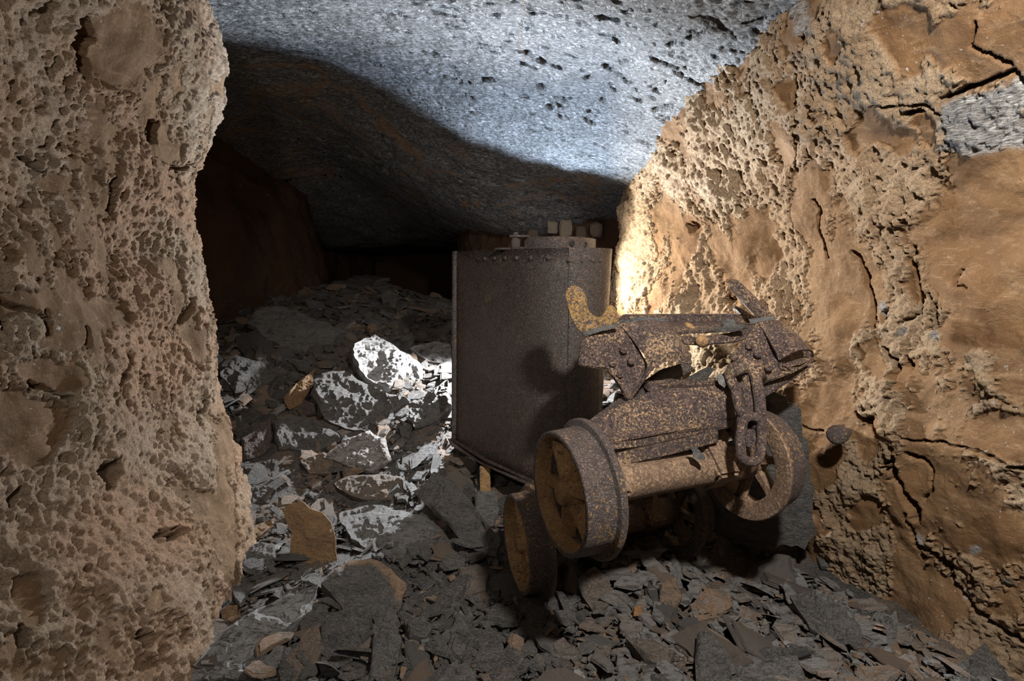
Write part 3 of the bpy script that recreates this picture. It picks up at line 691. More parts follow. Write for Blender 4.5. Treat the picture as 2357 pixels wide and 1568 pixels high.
rock('flat_rock', [(770, 1180), (835, 1160), (880, 1162), (985, 1190), (1018, 1220), (995, 1262), (930, 1292), (868, 1272), (805, 1240)], 'broad smooth slab with a sunlit-white left half beside the orange slab'.replace('sunlit-white', 'bright lit'), lift=0.04, cam=0.35, thick=0.07, val=0.3, seed=9)  # val lifted for the patch of light falling on it
rock('flat_rock', [(562, 742), (590, 710), (650, 703), (740, 738), (812, 762), (775, 800), (700, 808), (650, 800), (600, 772)], 'large grey slab high on the left of the heap', lift=0.10, cam=0.5, thick=0.16, val=0.25, seed=10)
rock('boulder', [(806, 800), (830, 772), (860, 765), (905, 790), (950, 820), (1005, 858), (965, 890), (900, 905), (850, 880), (822, 845)], 'brightly lit white-grey boulder in the middle of the heap', lift=0.10, nrm=(0.45, -0.8, 0.75), thick=0.2, val=0.9, seed=11, rough=0.03)  # high val puts its lit brightness into the colour
rock('boulder', [(712, 905), (735, 855), (790, 845), (840, 880), (900, 905), (955, 918), (905, 962), (870, 1002), (795, 992), (742, 965)], 'dark layered boulder right below the brightly lit boulder', lift=0.09, nrm=(0.1, -0.85, 0.7), thick=0.18, val=0.15, seed=12, rough=0.025, layers=4)
rock('flat_rock', [(628, 965), (700, 955), (742, 972), (795, 1010), (735, 1040), (640, 1036)], 'smooth dark slab between the two porous brown stones', lift=0.05, cam=0.8, thick=0.08, val=0.1, seed=13, rough=0.014)
rock('porous_block', [(556, 1010), (590, 990), (626, 958), (626, 1030), (600, 1050), (556, 1062)], 'porous brown block at the left foot of the heap', 'rock', lift=0.06, cam=1.2, thick=0.14, mat=M_POROUS, seed=14)
rock('porous_stone', [(678, 942), (700, 918), (728, 930), (730, 956), (692, 958)], 'small porous brown stone tucked under the layered boulder', 'rock', lift=0.06, cam=1.2, thick=0.08, mat=M_POROUS, seed=15)
rock('flat_rock', [(652, 915), (688, 875), (725, 848), (722, 882), (695, 930), (665, 945)], 'ochre-brown plate slanting up to the left of the layered boulder', lift=0.08, cam=0.9, thick=0.04, mat=O_, seed=16)
rock('block', [(792, 648), (810, 640), (829, 651), (826, 676), (794, 676)], 'squarish grey block on the very crest of the heap', 'rock', Y=5.25, base=(810, 660), nrm=(0.1, -1, 0.3), thick=0.14, seed=17)
rock('block', [(876, 680), (895, 666), (918, 688), (912, 712), (884, 708)], 'grey block on the crest right of the squarish block', 'rock', lift=0.08, cam=1, thick=0.12, seed=18)
rock('flat_rock', [(925, 955), (985, 900), (1033, 868), (1040, 930), (1005, 965), (950, 985)], 'tilted flaky slab touching the left edge of the tub', lift=0.08, nrm=(-0.25, -0.7, 0.9), thick=0.14, val=0.15, seed=19, rough=0.02, layers=5)
rock('flat_rock', [(745, 1052), (790, 1012), (850, 990), (886, 1010), (905, 1055), (855, 1085), (800, 1075)], 'layered slab lit white below the dark layered boulder', lift=0.05, cam=0.4, thick=0.1, val=0.8, tint=0.2, seed=20, rough=0.02, layers=4)  # torch light on it partly painted by the high val
rock('flat_rock', [(940, 800), (1000, 785), (1040, 790), (1040, 840), (985, 835)], 'thin pale ledge slab at the left of the tub, halfway up', lift=0.06, cam=0.4, thick=0.08, val=0.6, seed=61, layers=4)
rock('boulder', [(1772, 872), (1815, 892), (1846, 945), (1866, 1000), (1866, 1090), (1884, 1150), (1880, 1230), (1858, 1276), (1745, 1275), (1650, 1240), (1612, 1150), (1640, 1060), (1700, 960)],
     'huge grey slate boulder standing behind the right front wheel', base=(1750, 1262), Y=2.32, nrm=(-0.42, -1, -0.06), thick=0.10, val=0.12, seed=22, rough=0.012, layers=5, dome=0.2)
rock('flat_rock', [(1818, 1372), (1862, 1356), (1955, 1398), (1985, 1440), (1992, 1492), (1925, 1492), (1862, 1445)], 'large flat grey slab on the floor near the right wall', lift=0.05, cam=0.7, thick=0.06, val=0.2, seed=23, rough=0.02)
rock('flat_rock', [(1602, 1452), (1640, 1460), (1682, 1512), (1690, 1580), (1600, 1580)], 'steep grey slab at the bottom edge of the picture, beside a deep gap', lift=0.06, cam=0.5, thick=0.10, val=0.15, seed=24, rough=0.016)
rock('flat_rock', [(1660, 1522), (1718, 1500), (1765, 1522), (1805, 1580), (1672, 1580)], 'broad grey slab right of the steep slab at the bottom edge', lift=0.04, cam=0.7, thick=0.07, val=0.25, seed=25, rough=0.016)
rock('flat_rock', [(1745, 1535), (1835, 1508), (1862, 1580), (1785, 1580)], 'smooth blue-grey slab at the bottom edge below the flaky ledge', lift=0.04, cam=0.7, thick=0.06, val=0.3, seed=26, rough=0.014)
rock('flat_rock', [(1705, 1508), (1760, 1490), (1830, 1490), (1880, 1498), (1830, 1512), (1760, 1522)], 'thin dark flaky ledge of slate above the smooth blue-grey slab', lift=0.07, cam=0.7, thick=0.05, seed=27, rough=0.014, layers=4)
rock('boulder', [(2198, 1532), (2268, 1478), (2310, 1530), (2340, 1580), (2205, 1580)], 'dark grey block in the bottom corner under the right wall', lift=0.06, cam=0.6, thick=0.12, val=0.15, seed=28)
rock('boulder', [(1945, 1300), (1965, 1280), (2010, 1272), (2055, 1290), (2085, 1320), (2060, 1345), (2000, 1340), (1955, 1325)], 'pale cracked grey rock against the foot of the right wall', lift=0.06, cam=0.7, thick=0.12, val=0.85, seed=29, rough=0.02)
rock('flat_rock', [(1878, 1278), (1920, 1262), (1958, 1296), (1935, 1312), (1890, 1302)], 'small dark stone between the huge boulder and the pale cracked rock', lift=0.04, cam=0.7, thick=0.07, val=0.15, seed=30)
rock('flat_rock', [(1518, 1345), (1558, 1328), (1572, 1378), (1552, 1402), (1520, 1384)], 'tan-capped stone in the rubble below the rear wheel', lift=0.045, cam=0.9, thick=0.08, tint=0.75, seed=31)
rock('flat_rock', [(1588, 1392), (1626, 1352), (1680, 1362), (1688, 1392), (1655, 1418), (1600, 1430)], 'cracked tan slab right of the tan-capped stone', lift=0.035, cam=0.4, thick=0.06, tint=0.95, val=0.2, seed=32)
rock('flat_rock', [(1326, 1330), (1368, 1300), (1406, 1330), (1412, 1388), (1372, 1416), (1338, 1372)], 'brown-grey slab in the rubble straight below the big front wheel', lift=0.04, cam=0.6, thick=0.06, tint=0.3, seed=33)
rock('flat_rock', [(1398, 1298), (1440, 1288), (1448, 1330), (1414, 1328)], 'dark grey stone touching the upper right of the brown-grey slab', lift=0.05, cam=0.8, thick=0.05, val=0.15, seed=34)
rock('flat_rock', [(1274, 1352), (1296, 1362), (1340, 1420), (1364, 1444), (1340, 1446), (1302, 1414)], 'narrow slab tilted beside the rear wheel touching the ground', lift=0.04, cam=0.6, thick=0.07, val=0.15, seed=35)
rock('pebble', [(1460, 1396), (1476, 1392), (1480, 1418), (1458, 1418)], 'small bright orange stone on the grey rubble', 'rock', lift=0.045, cam=1.0, thick=0.02, mat=mat_slate('orange_stone', (0.30, 0.13, 0.045), (0.40, 0.18, 0.07), (0.45, 0.24, 0.11)), seed=36, rough=0.003)
rock('boulder', [(1438, 1468), (1500, 1468), (1556, 1498), (1540, 1536), (1480, 1520)], 'low brownish boulder at the bottom edge, middle of the floor', lift=0.05, cam=0.5, thick=0.10, tint=0.25, seed=37)
rock('flat_rock', [(1470, 1530), (1530, 1528), (1575, 1548), (1580, 1580), (1490, 1580)], 'flaky grey slab below the low brownish boulder', lift=0.04, cam=0.5, thick=0.08, seed=38, layers=4)
rock('boulder', [(562, 1268), (596, 1246), (636, 1250), (634, 1300), (592, 1322), (560, 1302)], 'dark boulder with a pale top between left wall and upright orange slab', lift=0.06, cam=0.9, thick=0.12, val=0.25, seed=39)
rock('flat_rock', [(552, 1242), (585, 1210), (622, 1196), (628, 1208), (600, 1232), (570, 1252)], 'thin ochre plate propped behind the pale-topped dark boulder', lift=0.07, cam=0.6, thick=0.03, mat=O_, seed=40)
rock('flat_rock', [(508, 1408), (522, 1392), (548, 1390), (556, 1418), (532, 1432), (510, 1424)], 'small reddish-orange stone near the foot of the left wall', lift=0.05, cam=0.9, thick=0.06, mat=O_, tint=0.4, seed=41)
rock('flat_rock', [(420, 1575), (470, 1490), (545, 1425), (640, 1375), (735, 1340), (725, 1400), (640, 1460), (580, 1575)], 'long brightly lit ridge of layered slate in the bottom corner by the left wall', lift=0.04, cam=0.7, thick=0.10, val=0.75, seed=42, rough=0.028, layers=5, dome=0.5)  # high val paints the torch light lying along the ridge
rock('flat_rock', [(462, 1320), (500, 1295), (535, 1310), (528, 1350), (480, 1362)], 'pale grey flat stone against the foot of the left wall', lift=0.03, cam=0.5, thick=0.05, val=0.9, seed=43)
rock('flat_rock', [(862, 1440), (905, 1420), (925, 1470), (905, 1575), (845, 1575)], 'grey slab standing on edge right of the rounded dark boulder', lift=0.05, cam=0.6, thick=0.10, val=0.15, seed=44)
rock('flat_rock', [(1050, 1310), (1100, 1295), (1130, 1320), (1120, 1360), (1070, 1372)], 'grey stone with a tan patch left of the rear wheel on the ground', lift=0.045, cam=0.7, thick=0.07, tint=0.3, val=0.15, seed=45)
rock('flat_rock', [(930, 1425), (970, 1415), (1000, 1440), (985, 1470), (940, 1468)], 'rounded grey stone right of the tan-edged boulder', lift=0.05, cam=0.7, thick=0.08, val=0.1, seed=46)
rock('flat_rock', [(690, 1060), (745, 1040), (790, 1062), (760, 1090), (710, 1092)], 'rust-stained flat stone left of the lit layered slab', lift=0.04, cam=0.5, thick=0.05, tint=0.6, seed=47)
rock('flat_rock', [(560, 1130), (600, 1112), (640, 1128), (620, 1158), (575, 1158)], 'dark blue-grey stone close to the left wall corner', lift=0.05, cam=0.7, thick=0.07, seed=48)
rock('flat_rock', [(505, 860), (545, 820), (600, 830), (640, 865), (600, 890), (540, 905)], 'dark slab half hidden by the left wall, midway up the heap', lift=0.07, cam=0.6, thick=0.12, seed=49)

# ------------------------------------------------------------------ iron things
def prism(bm, ring0, ring1):
    a = [bm.verts.new(p) for p in ring0]; b = [bm.verts.new(p) for p in ring1]
    n = len(a)
    for i in range(n): bm.faces.new((a[i], a[(i + 1) % n], b[(i + 1) % n], b[i]))
    bm.faces.new(a[::-1]); bm.faces.new(b)
def plate(name, pts, thick, mat, root, back=None, bevel=0.004, subdiv=0, noise_amp=0.0, seed=0):
    """solid plate: outline points (px, py, Y), thickened along back"""
    W = [at(*p) for p in pts]
    C = np.mean(W, 0); nn = np.zeros(3)
    for i in range(len(W)): nn += np.cross(W[i] - C, W[(i + 1) % len(W)] - C)
    nn = norm(nn)
    if nn.dot(C - CAM) < 0: nn = -nn
    d = nn * thick if back is None else norm(back) * thick
    bm = bmesh.new(); prism(bm, W, [p + d for p in W])
    bmesh.ops.recalc_face_normals(bm, faces=bm.faces)
    if bevel: bmesh.ops.bevel(bm, geom=bm.edges[:], offset=bevel, segments=2, affect='EDGES', clamp_overlap=True)
    return under(bm_obj(name, bm, mat), root)
def tube(name, pts, radii, mat, root, seg=14, caps=True, smooth=True, squash=None):
    """a swept tube through world points"""
    pts = np.asarray(pts, float); n = len(pts)
    if np.isscalar(radii): radii = [radii] * n
    T = np.gradient(pts, axis=0); T /= np.linalg.norm(T, axis=1)[:, None]
    ref = np.array([0, 0, 1.0]) if abs(T[0][2]) < 0.9 else np.array([1.0, 0, 0])
    bm = bmesh.new(); rings = []
    for i in range(n):
        u = norm(np.cross(T[i], ref)); v = np.cross(T[i], u); ref = norm(np.cross(u, T[i])) if i else ref
        ref = v if v.dot(ref) > 0 else -v
        rings.append([bm.verts.new(pts[i] + radii[i] * (u * math.cos(t) + v * math.sin(t) * (squash or 1))) for t in np.linspace(0, 2 * math.pi, seg, endpoint=False)])
    for a, b in zip(rings, rings[1:]):
        for i in range(seg): bm.faces.new((a[i], a[(i + 1) % seg], b[(i + 1) % seg], b[i]))
    if caps: bm.faces.new(rings[0][::-1]); bm.faces.new(rings[-1])
    return under(bm_obj(name, bm, mat, smooth=smooth), root)
def closed_tube(bm, pts, r, seg=12):
    pts = np.asarray(pts, float); n = len(pts)
    T = np.roll(pts, -1, 0) - np.roll(pts, 1, 0); T /= np.linalg.norm(T, axis=1)[:, None]
    pl = np.cross(pts[0] - pts.mean(0), T[0]); pl = norm(pl)
    rings = []
    for i in range(n):
        u = norm(np.cross(T[i], pl)); v = np.cross(T[i], u)
        rr = r[i] if hasattr(r, '__len__') else r
        rings.append([bm.verts.new(pts[i] + rr * (u * math.cos(t) + v * math.sin(t))) for t in np.linspace(0, 2 * math.pi, seg, endpoint=False)])
    for k in range(n):
        a, b = rings[k], rings[(k + 1) % n]
        for i in range(seg): bm.faces.new((a[i], a[(i + 1) % seg], b[(i + 1) % seg], b[i]))
def dome_head(name, c, nrm, r, mat, root, h=0.6, parent_part=None):
    """a rivet head: a flattened dome on the surface"""
    R = rot_to(nrm, 0); bm = bmesh.new(); rings = []
    for k, (rr, z) in enumerate(((1, -0.3), (1, 0.0), (0.86, 0.32 * h / 0.6), (0.5, 0.52 * h / 0.6))):
        rings.append([bm.verts.new(np.asarray(c) + R @ (r * np.array([rr * math.cos(t), rr * math.sin(t), z]))) for t in np.linspace(0, 2 * math.pi, 10, endpoint=False)])
    for a, b in zip(rings, rings[1:]):
        for i in range(10): bm.faces.new((a[i], a[(i + 1) % 10], b[(i + 1) % 10], b[i]))
    bm.faces.new(rings[-1]); bm.faces.new(rings[0][::-1])
    return under(bm_obj(name, bm, mat, smooth=True), root)

# ---- the tub, standing on end
tub_base = at(1200, 1090, 2.75)
tub = empty('mine_tub', tub_base, 'large dark rusty iron tub with riveted top edge standing upright behind the cart', 'tub')
A = at(1046, 570, 3.06)[:2]
plan_top = [A, (-0.13, 2.82), (0.02, 2.62), (0.12, 2.515), (0.20, 2.465), (0.28, 2.45), (0.36, 2.475), (0.425, 2.54), (0.462, 2.65), (0.470, 2.78), (0.462, 2.92), (0.41, 3.03), (0.26, 3.10), (0.03, 3.15), (-0.18, 3.15)]  # unseen right back widened to stop torch light leaking past
plan_top = np.array([tuple(p) for p in plan_top])
n_c = len(plan_top)
top_z = lambda p: 1.2 + 0.128 + 0.02 * (p[1] - 2.45)
def tub_plan(k, inset=0.0):
    """cross-section of the tub at k (0 top, 1 bottom)"""
    c = plan_top.mean(0)
    q = c + (plan_top - c) * (1 - 0.045 * k - inset) + np.array([-0.036, 0.0]) * k
    return q
def tub_section(k, inset, m):
    q = tub_plan(k, inset)
    crv = catmull(q[1:], np.linspace(0, 1, m))          # the flat left face stays straight up to the corner
    left = [q[0] + (crv[0] - q[0]) * s for s in np.linspace(0, 1, 6)[:-1]]
    return np.vstack([left, crv])
MS = 60; LV = 12
z_bot = at(1230, 1130, 2.47)[2]
def tub_skin(inset, zt_off=0.0):
    rows = []
    for j in range(LV + 1):
        k = j / LV; s = tub_section(k, inset, MS)
        zt = np.array([top_z(p) for p in s]) + zt_off
        rows.append(np.column_stack([s, zt + (z_bot - zt) * k]))
    return np.array(rows)
outer = tub_skin(0.0); inner = tub_skin(0.02, 0.0)
m_ = outer.shape[1]
bm = bmesh.new()
Vo = [[bm.verts.new(p + 0.004 * np.append(np.random.RandomState(3).normal(size=2) * 0, 0)) for p in row] for row in outer]
for a, b in zip(Vo, Vo[1:]):
    for i in range(m_): bm.faces.new((a[i], a[(i + 1) % m_], b[(i + 1) % m_], b[i]))
topc = [bm.verts.new(p - np.array([0, 0, 0.012])) for p in inner[0]]
for i in range(m_): bm.faces.new((Vo[0][i], topc[i], topc[(i + 1) % m_], Vo[0][(i + 1) % m_]))
bm.faces.new(topc[::-1]); bm.faces.new(Vo[-1][::-1])
under(bm_obj('shell', bm, M_TUB, smooth=True), tub)
# left corner flange: a rounded upright seam
tube('corner_seam', [np.array([*(tub_plan(k)[0] + np.array([0.004, -0.006])), top_z(tub_plan(k)[0]) + (z_bot - top_z(tub_plan(k)[0])) * k]) for k in np.linspace(0, 0.97, 9)], 0.017, M_TUB, tub, 10)
# overlapping sheet whose edge shows as an upright seam on the round side
def on_shell(px, k, out=0.0):
    """point of the shell in column px at height fraction k, pushed out"""
    s = tub_section(k, 0.0, 240); jmax = int(np.argmax(proj(np.column_stack([s, np.full(len(s), 1.0)]))[:, 0])) + 1; i = min(range(len(s)), key=lambda j: (abs(proj(np.array([[s[j][0], s[j][1], 1.0]]))[0, 0] - px) if (s[j][1] < 2.9 and j < jmax) else 1e9))
    t = s[(i + 1) % len(s)] - s[i - 1]; nn = norm([t[1], -t[0]])
    if nn[1] > 0 and s[i][1] < 2.75 and s[i][0] < 0.4: nn = -nn
    zt = top_z(s[i])
    return np.array([*(s[i] + nn * out), zt + (z_bot - zt) * k]), np.array([*nn, 0])
bm = bmesh.new(); prev = None
for px in np.linspace(1308, 1386, 10):
    c0 = [on_shell(px, k, 0.008)[0] for k in np.linspace(0.0, 0.93, 8)]; c1 = [on_shell(px, k, -0.005)[0] for k in np.linspace(0.0, 0.93, 8)]
    cur = [bm.verts.new(p) for p in c0], [bm.verts.new(p) for p in c1]
    if prev:
        for q in range(2):
            for j in range(7): bm.faces.new((prev[q][j], cur[q][j], cur[q][j + 1], prev[q][j + 1]))
        bm.faces.new((prev[0][0], prev[1][0], cur[1][0], cur[0][0])); bm.faces.new((prev[0][7], cur[0][7], cur[1][7], prev[1][7]))
    else:
        for j in range(7): bm.faces.new((cur[0][j], cur[0][j + 1], cur[1][j + 1], cur[1][j]))
    prev = cur
for j in range(7): bm.faces.new((prev[0][j], prev[1][j], prev[1][j + 1], prev[0][j + 1]))
under(bm_obj('lap_sheet', bm, M_TUB, smooth=False), tub)
for px in (1063, 1082, 1100, 1119, 1142, 1166, 1190, 1222, 1263, 1310, 1337, 1360, 1377):
    c, nn = on_shell(px, 0.038 if px < 1300 else 0.048, 0.004 if px < 1308 else 0.010)
    dome_head('rivet', c, nn + np.array([0, 0, 0.05]), 0.011 if px > 1180 else 0.009, M_BAND, tub)
# the band on top with its holes and the bolt lug
bm = bmesh.new(); bp = []
arc = [at(x, y, Y) for x, y, Y in ((1207, 558, 2.66), (1235, 558, 2.58), (1270, 559, 2.53), (1305, 561, 2.54), (1338, 564, 2.60), (1358, 566, 2.68), (1371, 567, 2.80))]
arc = catmull(arc, np.linspace(0, 1, 25)); cen = np.array([0.12, 2.95])
zt_ = lambda p: top_z(p)
R0 = []; 
for p in arc:
    d = norm(cen - p[:2]); z0 = top_z(p) - 0.008; z1 = z0 + 0.060
    R0.append([bm.verts.new((p[0], p[1], z0)), bm.verts.new((p[0], p[1], z1)), bm.verts.new((p[0] + d[0] * 0.012, p[1] + d[1] * 0.012, z1)), bm.verts.new((p[0] + d[0] * 0.012, p[1] + d[1] * 0.012, z0))])
for a, b in zip(R0, R0[1:]):
    for i in range(4): bm.faces.new((a[i], a[(i + 1) % 4], b[(i + 1) % 4], b[i]))
bm.faces.new(R0[0][::-1]); bm.faces.new(R0[-1])
under(bm_obj('hoop_band', bm, M_BAND), tub)['label'] = 'greyer curved band with ochre rust patches'
for px, Y in ((1317, 2.545), (1347, 2.63)):
    p = at(px, 560 if px < 1340 else 563, Y); nn = norm(np.append(p[:2] - cen, 0))
    R = rot_to(nn, 0); bm = bmesh.new()
    closed_tube(bm, [p + R @ np.array([0.010 * math.cos(t), 0.010 * math.sin(t), 0.002]) for t in np.linspace(0, 6.283, 14, endpoint=False)], 0.003, 6)
    vs = [bm.verts.new(p + R @ np.array([0.010 * math.cos(t), 0.010 * math.sin(t), 0.0015])) for t in np.linspace(0, 6.283, 14, endpoint=False)]
    bm.faces.new(vs)  # dark disc stands in for the shade inside the hole
    under(bm_obj('bolt_hole', bm, mat_rust('hole_shade_%d' % px, (0.01, 0.008, 0.007), (0.02, 0.015, 0.012), (0.05, 0.03, 0.02), 0.1)), tub)
p0 = at(1187, 575, 2.66); p1 = at(1187, 548, 2.66)
tube('lug', [p0, p0 + (p1 - p0) * 0.5, p1], 0.021, M_BAND, tub, 14)
tube('bolt', [p1, p1 + [0, 0, 0.004], p1 + [0, 0, 0.026]], [0.013, 0.013, 0.012], M_BAND, tub, 8)
plate('lug_strap', [(1172, 541, 2.64), (1215, 541, 2.62), (1215, 546, 2.62), (1172, 546, 2.64)], 0.05, M_BAND, tub, bevel=0.002)
plate('top_lip', [(1138, 571, 2.70), (1212, 568, 2.62), (1212, 575, 2.62), (1138, 575, 2.70)], 0.03, M_TUB, tub, bevel=0.001)
plate('foot_bracket', [(1104, 1074, 2.66), (1128, 1078, 2.66), (1129, 1132, 2.66), (1105, 1134, 2.66)], 0.018, M_OCHRE, tub, bevel=0.003)['label'] = 'ochre bracket under the lower edge'
plate('bottom_lip', [(1030, 1008, 3.04), (1036, 1025, 3.02), (1110, 1070, 2.66), (1225, 1122, 2.46), (1228, 1112, 2.46), (1112, 1060, 2.66)], 0.03, M_TUB, tub, bevel=0.002)

# ---- the wheeled chassis in front of it
ax = norm([0.69, 0.27, 0.03]); LF = at(1283, 1137, 1.64); LR = at(1186, 1252, 2.08)
chs = empty('mine_cart_chassis', (LR[0] + 0.3, LR[1] + 0.1, fz(LR[0] + 0.3, LR[1] + 0.1)), 'rust-eaten mine cart chassis on four spoked flanged wheels, tipped up before the tub', 'cart')
def frame_of(axis, up=(0, 0, 1), spin=0.0):
    a = norm(axis); u = norm(np.asarray(up) - a * a.dot(up)); v = np.cross(a, u)
    c, s = math.cos(spin), math.sin(spin)
    return np.stack([a, u * c + v * s, -u * s + v * c], 1)
def lathe(bm, O, R, prof, seg=56, closed=True):
    rings = [[bm.verts.new(O + R @ np.array([x, r * math.cos(t), r * math.sin(t)])) for t in np.linspace(0, 2 * math.pi, seg, endpoint=False)] for x, r in prof]
    k = len(rings)
    for j in range(k if closed else k - 1):
        a, b = rings[j], rings[(j + 1) % k]
        for i in range(seg): bm.faces.new((a[i], a[(i + 1) % seg], b[(i + 1) % seg], b[i]))
def wheel(O, axis, Rt, spin, rim_mat, face_mat, width=0.105, lip=0.163):
    """a flanged cast wheel: O = centre of the outer face, axis points inwards to the flange"""
    R = frame_of(axis, spin=spin); k = Rt / 0.185
    bm = bmesh.new()
    W_ = width
    lathe(bm, O, R, [(0.000, 0.176 * k), (0.003, 0.184 * k), (0.05, 0.186 * k), (W_ - 0.020, 0.187 * k), (W_ - 0.016, 0.190 * k), (W_ - 0.013, 0.207 * k), (W_ - 0.008, 0.211 * k), (W_ + 0.004, 0.211 * k), (W_ + 0.009, 0.207 * k),
                     (W_ + 0.009, (lip + 0.01) * k), (W_ + 0.004, lip * k), (W_ - 0.02, (lip + 0.012) * k), (0.055, 0.160 * k), (0.020, 0.164 * k), (0.002, 0.169 * k)])
    for f_ in bm.faces:
        c_ = f_.calc_center_median(); l_ = R.T @ (np.array(c_) - O)
        if (math.hypot(l_[1], l_[2]) < 0.1665 * k and l_[0] < W_ + 0.006) or (lip < 0.15 and l_[0] > W_ + 0.006): f_.material_index = 1
    wh = bpy.data.objects.new('wheel', None); COL.objects.link(wh); wh.location = O; wh.parent = chs
    wh.matrix_parent_inverse = Matrix.Translation(chs.location).inverted(); wh.empty_display_size = 0.05
    def sub(o):
        o.parent = wh; o.matrix_parent_inverse = Matrix.Translation(-Vector(Vector(O))); return o
    rim = sub(bm_obj('rim', bm, rim_mat, smooth=True)); rim.data.materials.append(face_mat); rim.data.set_sharp_from_angle(angle=0.7)
    bm = bmesh.new()
    lathe(bm, O, R, [(0.004, 0.001), (0.004, 0.032 * k), (0.010, 0.036 * k), (0.022, 0.037 * k), (0.030, 0.046 * k), (0.060, 0.052 * k), (width + 0.01, 0.055 * k), (width + 0.01, 0.001)], 28, False)
    sub(bm_obj('hub', bm, face_mat, smooth=True))
    for j in range(6):
        t = j * math.pi / 3; cs, sn = math.cos(t), math.sin(t)
        bm = bmesh.new(); rows = []
        for q in np.linspace(0, 1, 7):
            r = (0.040 + q * 0.130) * k
            hw = (0.017 - 0.005 * math.sin(q * math.pi) + 0.010 * q * q) * k; x0 = 0.030 + 0.012 * q; x1 = 0.078
            rows.append([bm.verts.new(O + R @ np.array([x, r * cs - s * hw * sn, r * sn + s * hw * cs])) for x, s in ((x0 - 0.006, -0.25), (x0 - 0.006, 0.25), (x0 + 0.016, 1), (x1, 0.8), (x1, -0.8), (x0 + 0.016, -1))])
        for a, b in zip(rows, rows[1:]):
            for i in range(6): bm.faces.new((a[i], a[(i + 1) % 6], b[(i + 1) % 6], b[i]))
        bm.faces.new(rows[0][::-1]); bm.faces.new(rows[-1])
        sub(bm_obj('spoke', bm, face_mat, smooth=False))
    return wh
G_ = 0.735
RF = at(1714, 1062, 2.05); axF = norm(RF - LF); RR = LR + axF * 0.80
wheel(LF, ax, 0.187, 0.35, M_TREAD, M_OCHRE)
wheel(RF + axF * 0.105, -norm([0.68, 0.33, 0.0]), 0.187, 0.80, M_TREAD, M_MUDDY, lip=0.142)
wheel(LR, norm([0.71, 0.20, 0.03]), 0.187, 0.20, M_TREAD, M_OCHRE, width=0.085)
wheel(RR + axF * 0.09, -axF, 0.187, 0.55, M_TREAD, M_MUDDY, width=0.085, lip=0.150)
for k, (a_, b_) in enumerate(((LF, RF), (LR, RR))):
    d = b_ - a_
    tube('axle', [a_ + d * t for t in (0.13, 0.16, 0.3, 0.5, 0.7, 0.93, 1.0)], [0.058, 0.060, 0.058, 0.057, 0.058, 0.062, 0.060], M_MUDDY, chs, 22)
# local directions of the chassis
fwd = norm(LF - LR); nup = norm(np.cross(fwd, axF)); nup = nup if nup[2] > 0 else -nup
def loc(a, f, u): return LF + axF * a + fwd * f + nup * u
def slab(name, pts, mat, bevel=0.005):
    """8 chassis-frame corners (a, f, u): bottom ring then top ring"""
    bm = bmesh.new(); h = len(pts) // 2
    prism(bm, [loc(*p) for p in pts[:h]], [loc(*p) for p in pts[h:]])
    bmesh.ops.recalc_face_normals(bm, faces=bm.faces)
    bmesh.ops.bevel(bm, geom=bm.edges[:], offset=bevel, segments=2, affect='EDGES', clamp_overlap=True)
    return under(bm_obj(name, bm, mat), chs)
def boxl(name, a0, a1, f0, f1, u0, u1, mat, bevel=0.005):
    return slab(name, [(a0, f0, u0), (a1, f0, u0), (a1, f1, u0), (a0, f1, u0), (a0, f0, u1), (a1, f0, u1), (a1, f1, u1), (a0, f1, u1)], mat, bevel)
for f0 in (0.0, -np.linalg.norm(LF - LR)):
    boxl('axle_box', 0.155, 0.24, f0 - 0.075, f0 + 0.07, -0.06, 0.075, M_MUDDY, 0.012)
    boxl('axle_box', 0.62, 0.73, f0 - 0.075, f0 + 0.07, -0.06, 0.075, M_MUDDY, 0.012)
L_ = np.linalg.norm(LF - LR)
boxl('side_beam', 0.17, 0.235, -L_ - 0.08, 0.02, 0.06, 0.14, M_RUST)
boxl('side_beam', 0.63, 0.70, -L_ - 0.08, 0.02, 0.06, 0.14, M_RUST)
# ribbed ledge on top of the front axle
plate('axle_ledge', [(1392, 1018, 1.76), (1470, 1006, 1.80), (1590, 984, 1.88), (1690, 962, 1.97), (1690, 985, 1.97), (1560, 1010, 1.88), (1470, 1030, 1.81), (1395, 1040, 1.75)], 0.05, M_RUST, chs)
plate('axle_web', [(1424, 1046, 1.77), (1560, 1014, 1.86), (1655, 990, 1.93), (1655, 1020, 1.93), (1540, 1050, 1.84), (1426, 1075, 1.765)], 0.03, M_RUST, chs)
# big front plate and its inner left flank
plate('front_plate', [(1344, 975, 1.84), (1396, 1014, 1.80), (1560, 988, 1.89), (1690, 962, 1.96), (1775, 905, 2.01), (1862, 852, 2.05), (1800, 862, 2.03), (1690, 884, 2.01), (1500, 898, 1.96), (1440, 925, 1.91)], 0.022, M_RUST, chs)
plate('plate_lip', [(1495, 888, 1.955), (1600, 884, 1.98), (1692, 876, 2.01), (1800, 858, 2.03), (1862, 842, 2.05), (1864, 852, 2.05), (1800, 869, 2.03), (1692, 889, 2.01), (1600, 898, 2.00), (1492, 904, 1.95)], 0.05, M_RUST, chs)
plate('flank_plate', [(1344, 975, 1.85), (1440, 905, 1.98), (1520, 850, 2.06), (1585, 830, 2.08), (1598, 848, 2.08), (1520, 893, 2.0), (1440, 940, 1.92)], 0.02, M_TUB, chs)
